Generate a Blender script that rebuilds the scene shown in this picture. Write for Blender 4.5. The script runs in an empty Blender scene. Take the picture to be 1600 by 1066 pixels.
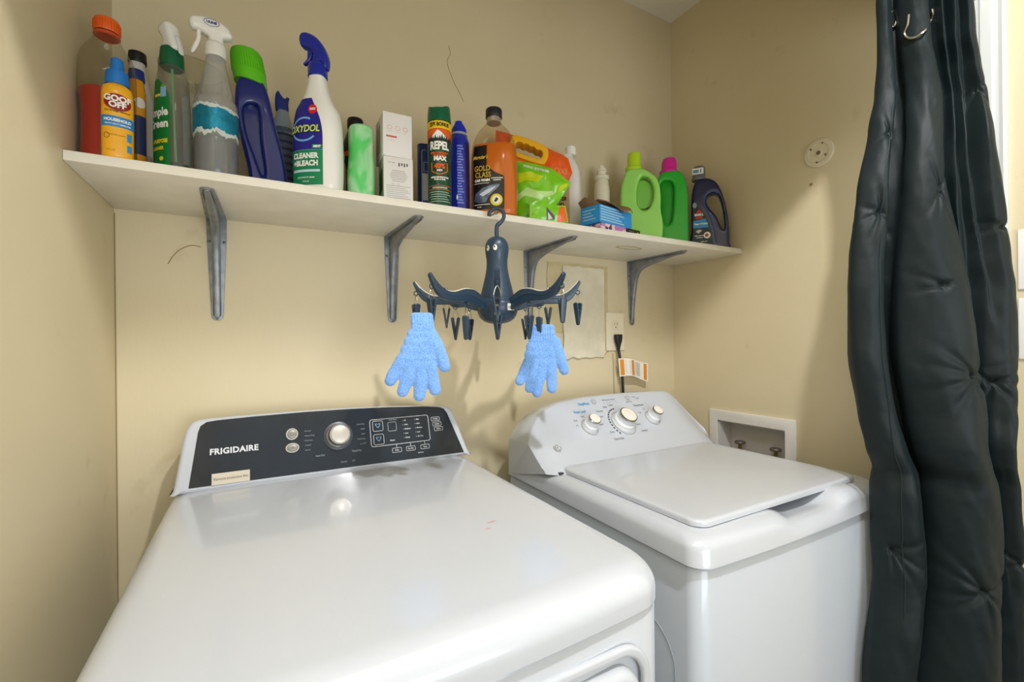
import bpy, bmesh, math, random
from mathutils import Vector, Matrix, noise
random.seed(7)
C = bpy.context.scene
PI = math.pi
H = 1.22                      # camera height above the floor

# ------------------------------------------------------------ camera, world, lights
yaw, roll = math.radians(29.4), math.radians(-0.55)
fwd = Vector((math.sin(yaw), math.cos(yaw), 0)); rt = Vector((math.cos(yaw), -math.sin(yaw), 0)); up = Vector((0, 0, 1))
r2 = rt * math.cos(roll) + up * math.sin(roll); u2 = up * math.cos(roll) - rt * math.sin(roll)
cd = bpy.data.cameras.new('camera'); cam = bpy.data.objects.new('camera', cd); C.collection.objects.link(cam)
cam.matrix_world = Matrix(((r2.x, u2.x, -fwd.x, 0), (r2.y, u2.y, -fwd.y, 0), (r2.z, u2.z, -fwd.z, H), (0, 0, 0, 1)))
cd.sensor_width = 36; cd.lens = 36 * 710 / 1600; cd.clip_start = 0.02
C.camera = cam
C.view_settings.view_transform = 'Standard'; C.view_settings.look = 'None'
C.view_settings.exposure = 0.42; C.view_settings.gamma = 1; C.view_settings.use_curve_mapping = False
w = bpy.data.worlds.new('world'); C.world = w; w.use_nodes = True
w.node_tree.nodes['Background'].inputs[0].default_value = (0.88, 0.95, 1.0, 1)
w.node_tree.nodes['Background'].inputs[1].default_value = 0.55

def area(name, loc, target, size, power, col, sy=None, shape='RECTANGLE'):
    ld = bpy.data.lights.new(name, 'AREA'); ld.energy = power; ld.color = col; ld.shape = shape
    ld.size = size; ld.size_y = sy or size
    o = bpy.data.objects.new(name, ld); C.collection.objects.link(o); o.location = loc
    o.rotation_euler = (Vector(target) - Vector(loc)).to_track_quat('-Z', 'Y').to_euler(); return o
area('ceiling_lamp_light', (0.50, -0.06, H + 1.20), (0.62, 0.75, H - 0.1), 0.07, 13.5, (0.98, 0.98, 1.0), shape='DISK')
area('bounce_fill_light', (-0.02, -0.02, H + 1.22), (0.9, 1.0, H - 0.1), 0.40, 6, (0.97, 0.98, 1.0))  # added soft lamp standing in for bounce, lifts the right wall
area('rear_fill_light', (0.45, -1.35, H - 0.15), (0.80, 1.3, H + 1.15), 1.1, 14, (0.93, 0.97, 1.0), 0.9)  # added fill behind the camera to brighten the upper walls, not a window

# ------------------------------------------------------------ helpers
def lin(h):
    h = h.lstrip('#'); o = []
    for i in (0, 2, 4):
        c = int(h[i:i+2], 16) / 255
        o.append(c / 12.92 if c <= 0.04045 else ((c + 0.055) / 1.055) ** 2.4)
    return tuple(o) + (1,)
MC = {}
def M(hexc, rough=0.4, metal=0, trans=0, coat=0, var=0.0, vscale=20, bump=0.0, bscale=200, sheen=0, sub=0, ior=1.45, name=None):
    key = (hexc, rough, metal, trans, coat, var, vscale, bump, bscale, sheen, sub, ior)
    if key in MC: return MC[key]
    m = bpy.data.materials.new(name or 'mat_' + hexc.strip('#')); m.use_nodes = True
    nt = m.node_tree; b = nt.nodes['Principled BSDF']; c = lin(hexc)
    b.inputs['Base Color'].default_value = c; b.inputs['Roughness'].default_value = rough; b.inputs['Metallic'].default_value = metal
    b.inputs['Transmission Weight'].default_value = trans; b.inputs['Coat Weight'].default_value = coat; b.inputs['Coat Roughness'].default_value = 0.06
    b.inputs['Sheen Weight'].default_value = sheen; b.inputs['IOR'].default_value = ior
    tc = nt.nodes.new('ShaderNodeTexCoord')
    if sub: b.inputs['Subsurface Weight'].default_value = sub; b.inputs['Subsurface Scale'].default_value = 0.01
    if var:
        n = nt.nodes.new('ShaderNodeTexNoise'); n.inputs['Scale'].default_value = vscale; n.inputs['Detail'].default_value = 5
        r = nt.nodes.new('ShaderNodeValToRGB'); r.color_ramp.elements[0].position = 0.3; r.color_ramp.elements[1].position = 0.7
        r.color_ramp.elements[0].color = tuple(x * (1 - var) for x in c[:3]) + (1,)
        r.color_ramp.elements[1].color = tuple(min(1, x * (1 + var)) for x in c[:3]) + (1,)
        nt.links.new(tc.outputs['Object'], n.inputs['Vector']); nt.links.new(n.outputs['Fac'], r.inputs['Fac']); nt.links.new(r.outputs['Color'], b.inputs['Base Color'])
    if bump:
        n = nt.nodes.new('ShaderNodeTexNoise'); n.inputs['Scale'].default_value = bscale; n.inputs['Detail'].default_value = 4
        bp = nt.nodes.new('ShaderNodeBump'); bp.inputs['Strength'].default_value = bump; bp.inputs['Distance'].default_value = 0.002
        nt.links.new(tc.outputs['Object'], n.inputs['Vector']); nt.links.new(n.outputs['Fac'], bp.inputs['Height']); nt.links.new(bp.outputs['Normal'], b.inputs['Normal'])
    MC[key] = m; return m
def clear(hexc, tint=0.92, gloss=0.03, haze=0.0, name=None):
    """thin see-through plastic or glass: tinted pass-through, a little haze, mirror at grazing angles"""
    key = ('clear', hexc, tint, gloss, haze)
    if key in MC: return MC[key]
    m = bpy.data.materials.new(name or 'clear_' + hexc.strip('#')); m.use_nodes = True; nt = m.node_tree; nt.nodes.clear(); N = nt.nodes.new; L = nt.links.new
    out = N('ShaderNodeOutputMaterial'); mx = N('ShaderNodeMixShader'); m0 = N('ShaderNodeMixShader'); tr = N('ShaderNodeBsdfTransparent'); df = N('ShaderNodeBsdfPrincipled')
    gl = N('ShaderNodeBsdfGlossy'); lw = N('ShaderNodeLayerWeight'); pw = N('ShaderNodeMath'); ma = N('ShaderNodeMath')
    c = lin(hexc); tr.inputs[0].default_value = tuple(x * tint for x in c[:3]) + (1,); df.inputs['Base Color'].default_value = c; df.inputs['Roughness'].default_value = .3
    gl.inputs['Roughness'].default_value = 0.06; lw.inputs[0].default_value = 0.5; pw.operation = 'POWER'; pw.inputs[1].default_value = 3.5
    ma.operation = 'MULTIPLY_ADD'; ma.inputs[1].default_value = 0.6; ma.inputs[2].default_value = gloss; ma.use_clamp = True; m0.inputs[0].default_value = haze
    L(lw.outputs['Facing'], pw.inputs[0]); L(pw.outputs[0], ma.inputs[0]); L(ma.outputs[0], mx.inputs[0]); L(tr.outputs[0], m0.inputs[1]); L(df.outputs[0], m0.inputs[2])
    L(m0.outputs[0], mx.inputs[1]); L(gl.outputs[0], mx.inputs[2]); L(mx.outputs[0], out.inputs[0]); MC[key] = m; return m

def link(o): C.collection.objects.link(o); return o
def tag(o, label, cat, group=None):
    o['label'] = label; o['category'] = cat
    if group: o['group'] = group
    return o
def thing(name, label, cat, loc=(0, 0, 0), rz=0, group=None):
    o = bpy.data.objects.new(name, None); link(o); o.location = loc; o.rotation_euler = (0, 0, rz); o.empty_display_size = 0.05
    return tag(o, label, cat, group)
def obj(name, geo, mat, parent=None, smooth=True, angle=35, label=None):
    me = bpy.data.meshes.new(name)
    if isinstance(geo, bpy.types.Mesh): me = geo; me.name = name
    else: me.from_pydata([tuple(v) for v in geo[0]], [], [tuple(f) for f in geo[1]]); me.validate()
    bm = bmesh.new(); bm.from_mesh(me); bmesh.ops.remove_doubles(bm, verts=bm.verts, dist=1e-6); bmesh.ops.recalc_face_normals(bm, faces=bm.faces)
    for f in bm.faces: f.smooth = smooth
    if smooth:
        for e in bm.edges:
            if len(e.link_faces) == 2 and e.calc_face_angle(0) > math.radians(angle): e.smooth = False
    bm.to_mesh(me); bm.free()
    me.materials.clear(); me.materials.append(mat)
    o = bpy.data.objects.new(name, me); link(o)
    if parent:
        o.parent = parent
        if parent.get('abs'): o.location = (-parent.location.x, -parent.location.y, H - parent.location.z)
    if label: o['label'] = label
    return o
def absthing(name, label, cat, loc, group=None):
    """thing whose parts are given in room coordinates (z measured from eye height)"""
    t = thing(name, label, cat, loc, 0, group); t['abs'] = 1; return t
def struct(name, geo, mat, **k):
    o = obj(name, geo, mat, **k); o['kind'] = 'structure'; o.location = (0, 0, H); return o
def join(*gs):
    V, F = [], []
    for g in gs:
        n = len(V); V += [Vector(v) for v in g[0]]; F += [tuple(i + n for i in f) for f in g[1]]
    return V, F
def xf(g, m): return [m @ Vector(v) for v in g[0]], g[1]
def T(x, y, z): return Matrix.Translation((x, y, z))
def R(a, ax): return Matrix.Rotation(math.radians(a), 4, ax)
def from_bm(bm):
    bm.verts.index_update(); g = ([v.co.copy() for v in bm.verts], [tuple(v.index for v in f.verts) for f in bm.faces]); bm.free(); return g
def box(x0, y0, z0, x1, y1, z1, bev=0.0, seg=3):
    bm = bmesh.new(); bmesh.ops.create_cube(bm, size=1)
    for v in bm.verts: v.co = Vector(((x0 + x1) / 2 + v.co.x * (x1 - x0), (y0 + y1) / 2 + v.co.y * (y1 - y0), (z0 + z1) / 2 + v.co.z * (z1 - z0)))
    if bev: bmesh.ops.bevel(bm, geom=list(bm.edges), offset=bev, segments=seg, profile=0.5, affect='EDGES')
    return from_bm(bm)
def crv(pts, n=6, closed=False):
    """Catmull-Rom through 2-D / 3-D points"""
    P = [Vector(p) for p in pts]; N = len(P); out = []
    for i in range(N if closed else N - 1):
        if closed: a, b, c, d = P[(i-1) % N], P[i], P[(i+1) % N], P[(i+2) % N]
        else: a, b, c, d = P[max(i-1, 0)], P[i], P[i+1], P[min(i+2, N-1)]
        for k in range(n):
            t = k / n
            out.append(0.5 * ((2*b) + (c-a)*t + (2*a-5*b+4*c-d)*t*t + (3*b-a-3*c+d)*t**3))
    if not closed: out.append(P[-1])
    return out
def tube(pts, r, seg=8, sm=6, cap=True, closed=False):
    P = crv([Vector(p) for p in pts], sm, closed) if sm else [Vector(p) for p in pts]; N = len(P)
    rr = r if callable(r) else (lambda t: r)
    V, F = [], []; prev = None
    for i, p in enumerate(P):
        if closed: t = (P[(i+1) % N] - P[i-1]).normalized()
        else: t = (P[min(i+1, N-1)] - P[max(i-1, 0)]).normalized()
        if prev is None: nrm = t.orthogonal().normalized()
        else:
            nrm = prev - t * prev.dot(t)
            nrm = nrm.normalized() if nrm.length > 1e-6 else t.orthogonal().normalized()
        prev = nrm; b = t.cross(nrm); q = rr(i / max(1, N-1))
        for k in range(seg):
            a = 2*PI*k/seg; V.append(p + (nrm*math.cos(a) + b*math.sin(a)) * q)
    for i in range(N if closed else N - 1):
        for k in range(seg):
            j = (i+1) % N; F.append((i*seg+k, i*seg+(k+1) % seg, j*seg+(k+1) % seg, j*seg+k))
    if cap and not closed:
        F.append(tuple(range(seg))[::-1]); F.append(tuple((N-1)*seg+k for k in range(seg)))
    return V, F
def lathe(prof, seg=32, axis=None):
    V, F = [], []
    for r, z in prof:
        for k in range(seg):
            a = 2*PI*k/seg; V.append(Vector((r*math.cos(a), r*math.sin(a), z)))
    for i in range(len(prof)-1):
        for k in range(seg): F.append((i*seg+k, i*seg+(k+1) % seg, (i+1)*seg+(k+1) % seg, (i+1)*seg+k))
    if prof[0][0] > 1e-6: F.append(tuple(range(seg))[::-1])
    if prof[-1][0] > 1e-6: F.append(tuple((len(prof)-1)*seg+k for k in range(seg)))
    return V, F
def fill2d(outline, holes=(), thick=0.02, bevel=0.004, seg=4):
    """flat outline (x,z) given real thickness along y with rounded edges"""
    cu = bpy.data.curves.new('o', 'CURVE'); cu.dimensions = '2D'; cu.fill_mode = 'BOTH'
    cu.extrude = max(0.0, thick/2 - bevel); cu.bevel_depth = bevel; cu.bevel_resolution = seg; cu.offset = -bevel
    for ring in [outline] + list(holes):
        s = cu.splines.new('POLY'); s.points.add(len(ring)-1); s.use_cyclic_u = True
        for p, q in zip(s.points, ring): p.co = (q[0], q[1], 0, 1)
    o = bpy.data.objects.new('o', cu); link(o); dg = bpy.context.evaluated_depsgraph_get()
    me = bpy.data.meshes.new_from_object(o.evaluated_get(dg)); bpy.data.objects.remove(o); bpy.data.curves.remove(cu)
    g = ([Vector((v.co.x, -v.co.z, v.co.y)) for v in me.vertices], [tuple(p.vertices) for p in me.polygons]); bpy.data.meshes.remove(me)
    return g
def rounded(g, vox=.0022, it=14, zmin=0.0):
    """one smooth moulded surface from a blocky outline solid"""
    me = bpy.data.meshes.new('r'); me.from_pydata([tuple(v) for v in g[0]], [], [tuple(f) for f in g[1]])
    bm = bmesh.new(); bm.from_mesh(me); bmesh.ops.remove_doubles(bm, verts=bm.verts, dist=1e-5); bmesh.ops.recalc_face_normals(bm, faces=bm.faces); bm.to_mesh(me); bm.free()
    o = bpy.data.objects.new('r', me); link(o); a = o.modifiers.new('a', 'REMESH'); a.mode = 'VOXEL'; a.voxel_size = vox; b = o.modifiers.new('b', 'SMOOTH'); b.factor = .5; b.iterations = it
    dg = bpy.context.evaluated_depsgraph_get(); m2 = bpy.data.meshes.new_from_object(o.evaluated_get(dg)); bpy.data.objects.remove(o)
    for v in m2.vertices: v.co.z = max(zmin, v.co.z)
    return m2
def text(s, size=0.01, bold=0.0, align='CENTER', sx=1.0, cut=0, space=1.0, shear=0.0):
    cu = bpy.data.curves.new('t', 'FONT'); cu.body = s; cu.size = size; cu.align_x = align; cu.align_y = 'CENTER'; cu.offset = bold; cu.resolution_u = 3; cu.space_character = space; cu.shear = shear
    o = bpy.data.objects.new('t', cu); link(o); dg = bpy.context.evaluated_depsgraph_get()
    me = bpy.data.meshes.new_from_object(o.evaluated_get(dg)); bpy.data.objects.remove(o); bpy.data.curves.remove(cu)
    if cut:
        bm = bmesh.new(); bm.from_mesh(me)
        for _ in range(4):
            es = [e for e in bm.edges if e.calc_length() > cut]
            if not es: break
            bmesh.ops.subdivide_edges(bm, edges=es, cuts=1); bmesh.ops.triangulate(bm, faces=bm.faces)
        bm.to_mesh(me); bm.free()
    g = ([(v.co.x * sx, v.co.y) for v in me.vertices], [tuple(p.vertices) for p in me.polygons]); bpy.data.meshes.remove(me)
    return g
def mapg(g, fn, dx=0, dy=0): return [fn(x + dx, y + dy) for x, y in g[0]], g[1]
def rect2(x0, y0, x1, y1, n=1, m=1):
    V = [(x0 + (x1-x0)*i/n, y0 + (y1-y0)*j/m) for j in range(m+1) for i in range(n+1)]
    F = [(j*(n+1)+i, j*(n+1)+i+1, (j+1)*(n+1)+i+1, (j+1)*(n+1)+i) for j in range(m) for i in range(n)]
    return V, F
def shape2(left, right, y0, y1, m=16, n=10):
    V, F = [], []
    for j in range(m+1):
        t = j/m; y = y0 + (y1-y0)*t; a, b = left(t), right(t)
        for i in range(n+1): V.append((a + (b-a)*i/n, y))
    F = [(j*(n+1)+i, j*(n+1)+i+1, (j+1)*(n+1)+i+1, (j+1)*(n+1)+i) for j in range(m) for i in range(n)]
    return V, F
def ell2(cx, cy, rx, ry, n=24, k=5):
    V = [(cx, cy)]; F = []
    for j in range(1, k+1):
        for i in range(n):
            a = 2*PI*i/n; V.append((cx + rx*j/k*math.cos(a), cy + ry*j/k*math.sin(a)))
    for i in range(n): F.append((0, 1+i, 1+(i+1) % n))
    for j in range(1, k):
        for i in range(n): F.append((1+(j-1)*n+i, 1+j*n+i, 1+j*n+(i+1) % n, 1+(j-1)*n+(i+1) % n))
    return V, F
def ring2(cx, cy, rx, ry, wd, n=28):
    V, F = [], []
    for i in range(n):
        a = 2*PI*i/n; c, s = math.cos(a), math.sin(a); V += [(cx+rx*c, cy+ry*s), (cx+(rx-wd)*c, cy+(ry-wd)*s)]
    for i in range(n):
        j = (i+1) % n; F.append((2*i, 2*j, 2*j+1, 2*i+1))
    return V, F
def poly2(pts, cut=0.006):
    bm = bmesh.new(); vs = [bm.verts.new((x, y, 0)) for x, y in pts]; bm.faces.new(vs); bmesh.ops.triangulate(bm, faces=bm.faces)
    for _ in range(4):
        es = [e for e in bm.edges if e.calc_length() > cut]
        if not es: break
        bmesh.ops.subdivide_edges(bm, edges=es, cuts=1); bmesh.ops.triangulate(bm, faces=bm.faces)
    g = from_bm(bm); return [(v.x, v.y) for v in g[0]], g[1]
def rrect(x0, y0, x1, y1, r, n=5):
    P = []
    for cx, cy, a0 in ((x1-r, y1-r, 0), (x0+r, y1-r, 90), (x0+r, y0+r, 180), (x1-r, y0+r, 270)):
        for k in range(n+1):
            a = math.radians(a0 + 90*k/n); P.append((cx + r*math.cos(a), cy + r*math.sin(a)))
    return P
def frame2(x0, y0, x1, y1, r, wd):
    A = rrect(x0, y0, x1, y1, r); B = rrect(x0+wd, y0+wd, x1-wd, y1-wd, max(r-wd, 1e-4)); n = len(A)
    return A + B, [(i, (i+1) % n, n+(i+1) % n, n+i) for i in range(n)]

class Loft:
    """bottle body: rings (z, rx, ry[, cx, cy]); superellipse exponent n"""
    def __init__(s, rings, n=2.0, sub=4):
        s.n = n; R_ = [tuple(r) + (0,)*(5-len(r)) for r in rings]
        s.r = [Vector(v) for v in ([tuple(q) for q in crv5(R_, sub)])] if False else crv5(R_, sub)
    def ring(s, z):
        r = s.r
        if z <= r[0][0]: return r[0]
        for a, b in zip(r, r[1:]):
            if a[0] <= z <= b[0] and b[0] > a[0]:
                t = (z-a[0])/(b[0]-a[0]); return [a[i]+(b[i]-a[i])*t for i in range(5)]
        return r[-1]
    def at(s, th, ring, off=0):
        z, rx, ry, cx, cy = ring; c, sn = math.cos(th), math.sin(th); e = 2/s.n
        x = math.copysign(abs(c)**e, c); y = math.copysign(abs(sn)**e, sn)
        return Vector((cx + (rx+off)*x, cy + (ry+off)*y, z))
    def geo(s, seg=40):
        V, F = [], []; N = len(s.r)
        for r in s.r:
            for k in range(seg): V.append(s.at(2*PI*k/seg, r))
        for i in range(N-1):
            for k in range(seg): F.append((i*seg+k, i*seg+(k+1) % seg, (i+1)*seg+(k+1) % seg, (i+1)*seg+k))
        F.append(tuple(range(seg))[::-1]); F.append(tuple((N-1)*seg+k for k in range(seg)))
        return V, F
    def mapper(s, face=-90, zref=None, off=0.0006):
        """(u along the surface, v height) -> point; u=0 where the wall faces angle `face`"""
        ref = s.ring(zref if zref is not None else (s.r[0][0]+s.r[-1][0])/2); th0 = math.radians(face); tab = []
        K = 240; d = 0; p = s.at(th0, ref); tab.append((0, th0))
        for i in range(1, K+1):
            th = th0 + PI*i/K; q = s.at(th, ref); d += (q-p).length; p = q; tab.append((d, th))
        neg = []; d = 0; p = s.at(th0, ref); neg.append((0, th0))
        for i in range(1, K+1):
            th = th0 - PI*i/K; q = s.at(th, ref); d += (q-p).length; p = q; neg.append((d, th))
        def look(tb, u):
            lo, hi = 0, len(tb)-1
            while hi-lo > 1:
                m = (lo+hi)//2
                if tb[m][0] <= u: lo = m
                else: hi = m
            a, b = tb[lo], tb[hi]; t = (u-a[0])/max(1e-9, b[0]-a[0]); return a[1]+(b[1]-a[1])*min(1, max(0, t))
        def fn(u, v, o=None):
            th = look(tab, u) if u >= 0 else look(neg, -u)
            return s.at(th, s.ring(v), off if o is None else o)
        return fn
def crv5(R_, n):
    out = []; N = len(R_)
    for i in range(N-1):
        a, b, c, d = R_[max(i-1, 0)], R_[i], R_[i+1], R_[min(i+2, N-1)]
        if R_[i] == R_[i+1]: continue
        if i > 0 and R_[i-1] == R_[i]: a = b
        if i+2 < N and R_[i+2] == R_[i+1]: d = c
        for k in range(n):
            t = k/n; q = [0.5*((2*b[j]) + (c[j]-a[j])*t + (2*a[j]-5*b[j]+4*c[j]-d[j])*t*t + (3*b[j]-a[j]-3*c[j]+d[j])*t**3) for j in range(5)]
            q[0] = b[0] + (c[0]-b[0])*t; q[1] = max(q[1], 1e-4); q[2] = max(q[2], 1e-4); out.append(q)
    out.append(list(R_[-1])); return out
def lift(fn, o): return lambda u, v: fn(u, v, o)
# planar mapper on front (-y) side of a box
def front(y): return lambda u, v, o=0.0: Vector((u, y - o, v))

# ------------------------------------------------------------ room
XL, XR, YB = -0.2699, 1.4964, 1.30; YF = -1.7; CE = 1.30; FL = -H
def wallmat(name, seed):
    m = bpy.data.materials.new(name); m.use_nodes = True; nt = m.node_tree; b = nt.nodes['Principled BSDF']; N = nt.nodes.new; L = nt.links.new
    tc = N('ShaderNodeTexCoord'); n1 = N('ShaderNodeTexNoise'); n1.inputs['Scale'].default_value = 2.2; n1.inputs['Detail'].default_value = 3
    mp = N('ShaderNodeMapping'); mp.inputs['Location'].default_value = (seed, seed*2, 0); L(tc.outputs['Object'], mp.inputs[0]); L(mp.outputs[0], n1.inputs['Vector'])
    r = N('ShaderNodeValToRGB'); r.color_ramp.elements[0].position = .3; r.color_ramp.elements[1].position = .7
    r.color_ramp.elements[0].color = lin('d6c8a4'); r.color_ramp.elements[1].color = lin('dccfae'); L(n1.outputs['Fac'], r.inputs['Fac'])
    n2 = N('ShaderNodeTexNoise'); n2.inputs['Scale'].default_value = 9; n2.inputs['Detail'].default_value = 8; L(mp.outputs[0], n2.inputs['Vector'])
    r2_ = N('ShaderNodeValToRGB'); r2_.color_ramp.elements[0].position = .66; r2_.color_ramp.elements[1].position = .80; r2_.color_ramp.elements[0].color = (0, 0, 0, 1); r2_.color_ramp.elements[1].color = (.35, .35, .35, 1); L(n2.outputs['Fac'], r2_.inputs['Fac'])
    mx = N('ShaderNodeMixRGB'); mx.inputs['Color2'].default_value = lin('a5875a'); L(r2_.outputs['Color'], mx.inputs['Fac']); L(r.outputs['Color'], mx.inputs['Color1'])
    L(mx.outputs['Color'], b.inputs['Base Color']); b.inputs['Roughness'].default_value = 0.5
    n3 = N('ShaderNodeTexNoise'); n3.inputs['Scale'].default_value = 90; n3.inputs['Detail'].default_value = 3
    m2 = N('ShaderNodeMapping'); m2.inputs['Scale'].default_value = (1.4, 1.4, .7); L(tc.outputs['Object'], m2.inputs[0]); L(m2.outputs[0], n3.inputs['Vector'])
    bp = N('ShaderNodeBump'); bp.inputs['Strength'].default_value = 0.25; bp.inputs['Distance'].default_value = 0.001; L(n3.outputs['Fac'], bp.inputs['Height']); L(bp.outputs['Normal'], b.inputs['Normal'])
    return m
WB = wallmat('wall_paint_back', 3.1); WS = wallmat('wall_paint_side', 7.7)
CEIL = M('ece8dd', 0.9, bump=1.0, bscale=90, name='ceiling_texture'); TRIMW = M('d2d6d6', 0.3, coat=0.3)
struct('wall_back', box(XL-.1, YB, FL, XR+.1, YB+.1, CE), WB, smooth=False)
struct('wall_left', box(XL-.1, YF, FL, XL, YB, CE), WS, smooth=False)
# right wall with the recess of the outlet box
OY0, OY1, OZ0, OZ1 = 0.850, 1.097, -0.50, -0.300
struct('wall_right', join(box(XR, YF, FL, XR+.1, OY0, CE), box(XR, OY1, FL, XR+.1, YB, CE), box(XR, OY0, FL, XR+.1, OY1, OZ0), box(XR, OY0, OZ1, XR+.1, OY1, CE)), WS, smooth=False)
struct('ceiling', box(XL-.1, YF, CE, XR+.1, YB+.1, CE+.1), CEIL, smooth=False)
struct('floor', box(XL-.1, YF, FL-.1, XR+.1, YB+.1, FL), M('8c8072', 0.4, var=.15, vscale=6), smooth=False)
struct('trim_1', box(XL, 0.37, 0.83, XR, 0.43, CE), WB, smooth=False)      # lintel over the laundry opening, above the frame
# door casing on the right wall, with mouldings
cas = [(0.343, 0.0), (0.343, 0.014), (0.349, 0.017), (0.356, 0.014), (0.362, 0.014), (0.366, 0.020), (0.384, 0.020), (0.388, 0.014), (0.393, 0.014), (0.399, 0.018), (0.412, 0.018), (0.416, 0.012), (0.437, 0.010), (0.437, 0.0)]
n = len(cas); struct('trim_2', ([Vector((XR-d, y, z)) for z in (FL, 0.828) for y, d in cas], [tuple(range(n)), tuple(range(n, 2*n))[::-1]] + [(i, (i+1) % n, n+(i+1) % n, n+i) for i in range(n)]), TRIMW, smooth=False)
# caulk lines in the two rear corners
struct('trim_3', tube([(XL+.001, YB-.001, -1.2), (XL+.001, YB-.001, 0.0), (XL+.001, YB-.001, 0.29)], .0012, 6, 2), M('9c8a62', .7))
struct('trim_4', tube([(XR-.001, YB-.001, -1.2), (XR-.001, YB-.001, 0.6), (XR-.001, YB-.001, 1.29)], .0014, 6, 2), M('d9cba6', .6))

# ------------------------------------------------------------ shelf and brackets
SZ = 0.3165; SF = 0.993
SHW = M('eae5d8', 0.45, var=.05, vscale=14, bump=.15, bscale=60)
sh = absthing('wall_shelf', 'long white painted board shelf on grey brackets across the back wall', 'shelf', ((XL+XR)/2, 1.15, H+.30))
obj('shelf_board', box(XL+.0005, SF, SZ-.0168, XR-.0005, YB-.0005, SZ, .0012, 2), SHW, sh)
st = M('c9b98c', .5); obj('water_stain', mapg(ring2(1.06, 1.10, .055, .022, .010), lambda u, v: Vector((u, v, SZ-.0172))), st, sh, label='yellowish ring stain under the board')
def bracket(x, label, lx):
    t = absthing('shelf_bracket', label, 'bracket', (x, 1.29, H+.28), 'grey shelf brackets under the shelf')
    g = M('8b9096', 0.42, metal=.55, var=.22, vscale=40); z = SZ-.0172; yw = YB-.0005
    V = []; N = 14
    def strip(f):   # f(t)->(centre, halfwidth, across) tapered plate with round end
        pass
    vert = [(x-.021, z), (x+.021, z), (x+.020, z-.05), (x+.0125, z-.225)] + [(x + .0125*math.cos(a), z-.232+.0125*math.sin(a)*.9) for a in [-i*PI/8 for i in range(1, 8)]] + [(x-.0125, z-.225), (x-.020, z-.05)]
    gv = fill2d(vert, (), .003, .0008, 1); gv = xf(gv, T(0, yw-.0016, 0))
    hor = [(x-.021, 0), (x+.021, 0), (x+.020, .05), (x+.0125, .245)] + [(x + .0125*math.cos(a), .247+.0125*math.sin(a)*.9) for a in [i*PI/8 for i in range(1, 8)]] + [(x-.0125, .245), (x-.020, .05)]
    gh = fill2d(hor, (), .003, .0008, 1); gh = ([Vector((v.x, yw - v.z, z-.0016 + v.y)) for v in gh[0]], gh[1])
    obj('bracket_plate', join(gv, gh), g, t, label='flat mounting flange')
    side = [(yw, z)] + [(q[0], q[1]) for q in crv([(yw-.248, z-.002), (yw-.245, z-.006), (yw-.15, z-.018), (yw-.07, z-.033), (yw-.036, z-.060), (yw-.018, z-.14), (yw-.007, z-.228), (yw-.001, z-.234)], 4)]
    gr = fill2d(side, (), .016, .0055, 4); gr = ([Vector((x + v.y, v.x, v.z)) for v in gr[0]], gr[1])
    obj('bracket_rib', gr, g, t)
    sc = M('75797c', .35, metal=.8)
    for dx, zz in ((-.0155, z-.055), (.0155, z-.055), (0, z-.238)):
        obj('screw', xf(lathe([(.0034, 0), (.0034, .0012), (.002, .0022), (.0001, .0024)], 12), T(x+dx, yw-.003, zz) @ R(90, 'X')), sc, t)
for x, l in ((-0.080, 'leftmost grey steel shelf bracket, by the left corner'), (0.340, 'second grey steel shelf bracket from the left, left of the hanger'),
             (0.800, 'third grey steel bracket, partly behind the octopus hanger right arms'), (1.262, 'rightmost grey steel shelf bracket, above the wall outlet')): bracket(x, l, 0)

# ------------------------------------------------------------ dryer
WHT = M('c3c8d0', 0.22, coat=0.4, name='enamel_white'); WHT2 = M('bec5ce', 0.25, coat=.4, name='enamel_white_cool')
def planring(x0, x1, yb, yf, rc, bow, inset=0, n=10, m=40):
    """plan outline: straight back, bowed front (towards -y), rounded front corners"""
    x0 += inset; x1 -= inset; yb -= inset*0.3; yf += inset*1.25; P = [(x0, yb)]
    for k in range(8): P.append((x0, yb + (yf+rc-yb)*(k+1)/9))
    xm, hw = (x0+x1)/2, (x1-x0)/2
    def yfront(x): return yf + bow*((x-xm)/hw)**2
    for k in range(n+1):
        a = PI/2*k/n; x = x0+rc - rc*math.cos(a); P.append((x, yfront(x0+rc)+rc - rc*math.sin(a) + (yfront(x)-yfront(x0+rc))*math.sin(a)))
    for k in range(1, m): x = x0+rc + (x1-x0-2*rc)*k/m; P.append((x, yfront(x)))
    for k in range(n+1):
        a = PI/2*(1-k/n); x = x1-rc + rc*math.cos(a); P.append((x, yfront(x1-rc)+rc - rc*math.sin(a) + (yfront(x)-yfront(x1-rc))*math.sin(a)))
    for k in range(8): P.append((x1, yf+rc + (yb-yf-rc)*(k+1)/9))
    return P
def stack(rings, capb=True, capt=True):
    V, F = [], []; n = len(rings[0][1])
    for z, P in rings: V += [Vector((p[0], p[1], z if len(p) < 3 else z + p[2])) for p in P]
    for i in range(len(rings)-1):
        for k in range(n): F.append((i*n+k, i*n+(k+1) % n, (i+1)*n+(k+1) % n, (i+1)*n+k))
    if capb: F.append(tuple(range(n))[::-1])
    if capt: F.append(tuple((len(rings)-1)*n+k for k in range(n)))
    return V, F
dr = absthing('clothes_dryer', 'white clothes dryer with black control panel, standing at the left', 'dryer', (0.17, 0.85, 0))
DX0, DX1, DYB, DYF = -0.160, 0.505, 1.275, 0.432
Rr = .036; rings = [(-.3605, planring(DX0, DX1, DYB, DYF, .055, .016))]
for k in range(0, 9):
    a = PI/2*k/8; rings.append((-.309-Rr + Rr*math.sin(a), planring(DX0, DX1, DYB, DYF, .055, .016, Rr*(1-math.cos(a)))))
rings.append((-.3075, planring(DX0, DX1, DYB, DYF, .05, .012, .07))); rings.append((-.3065, planring(DX0, DX1, DYB, DYF, .04, .01, .16)))
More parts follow.
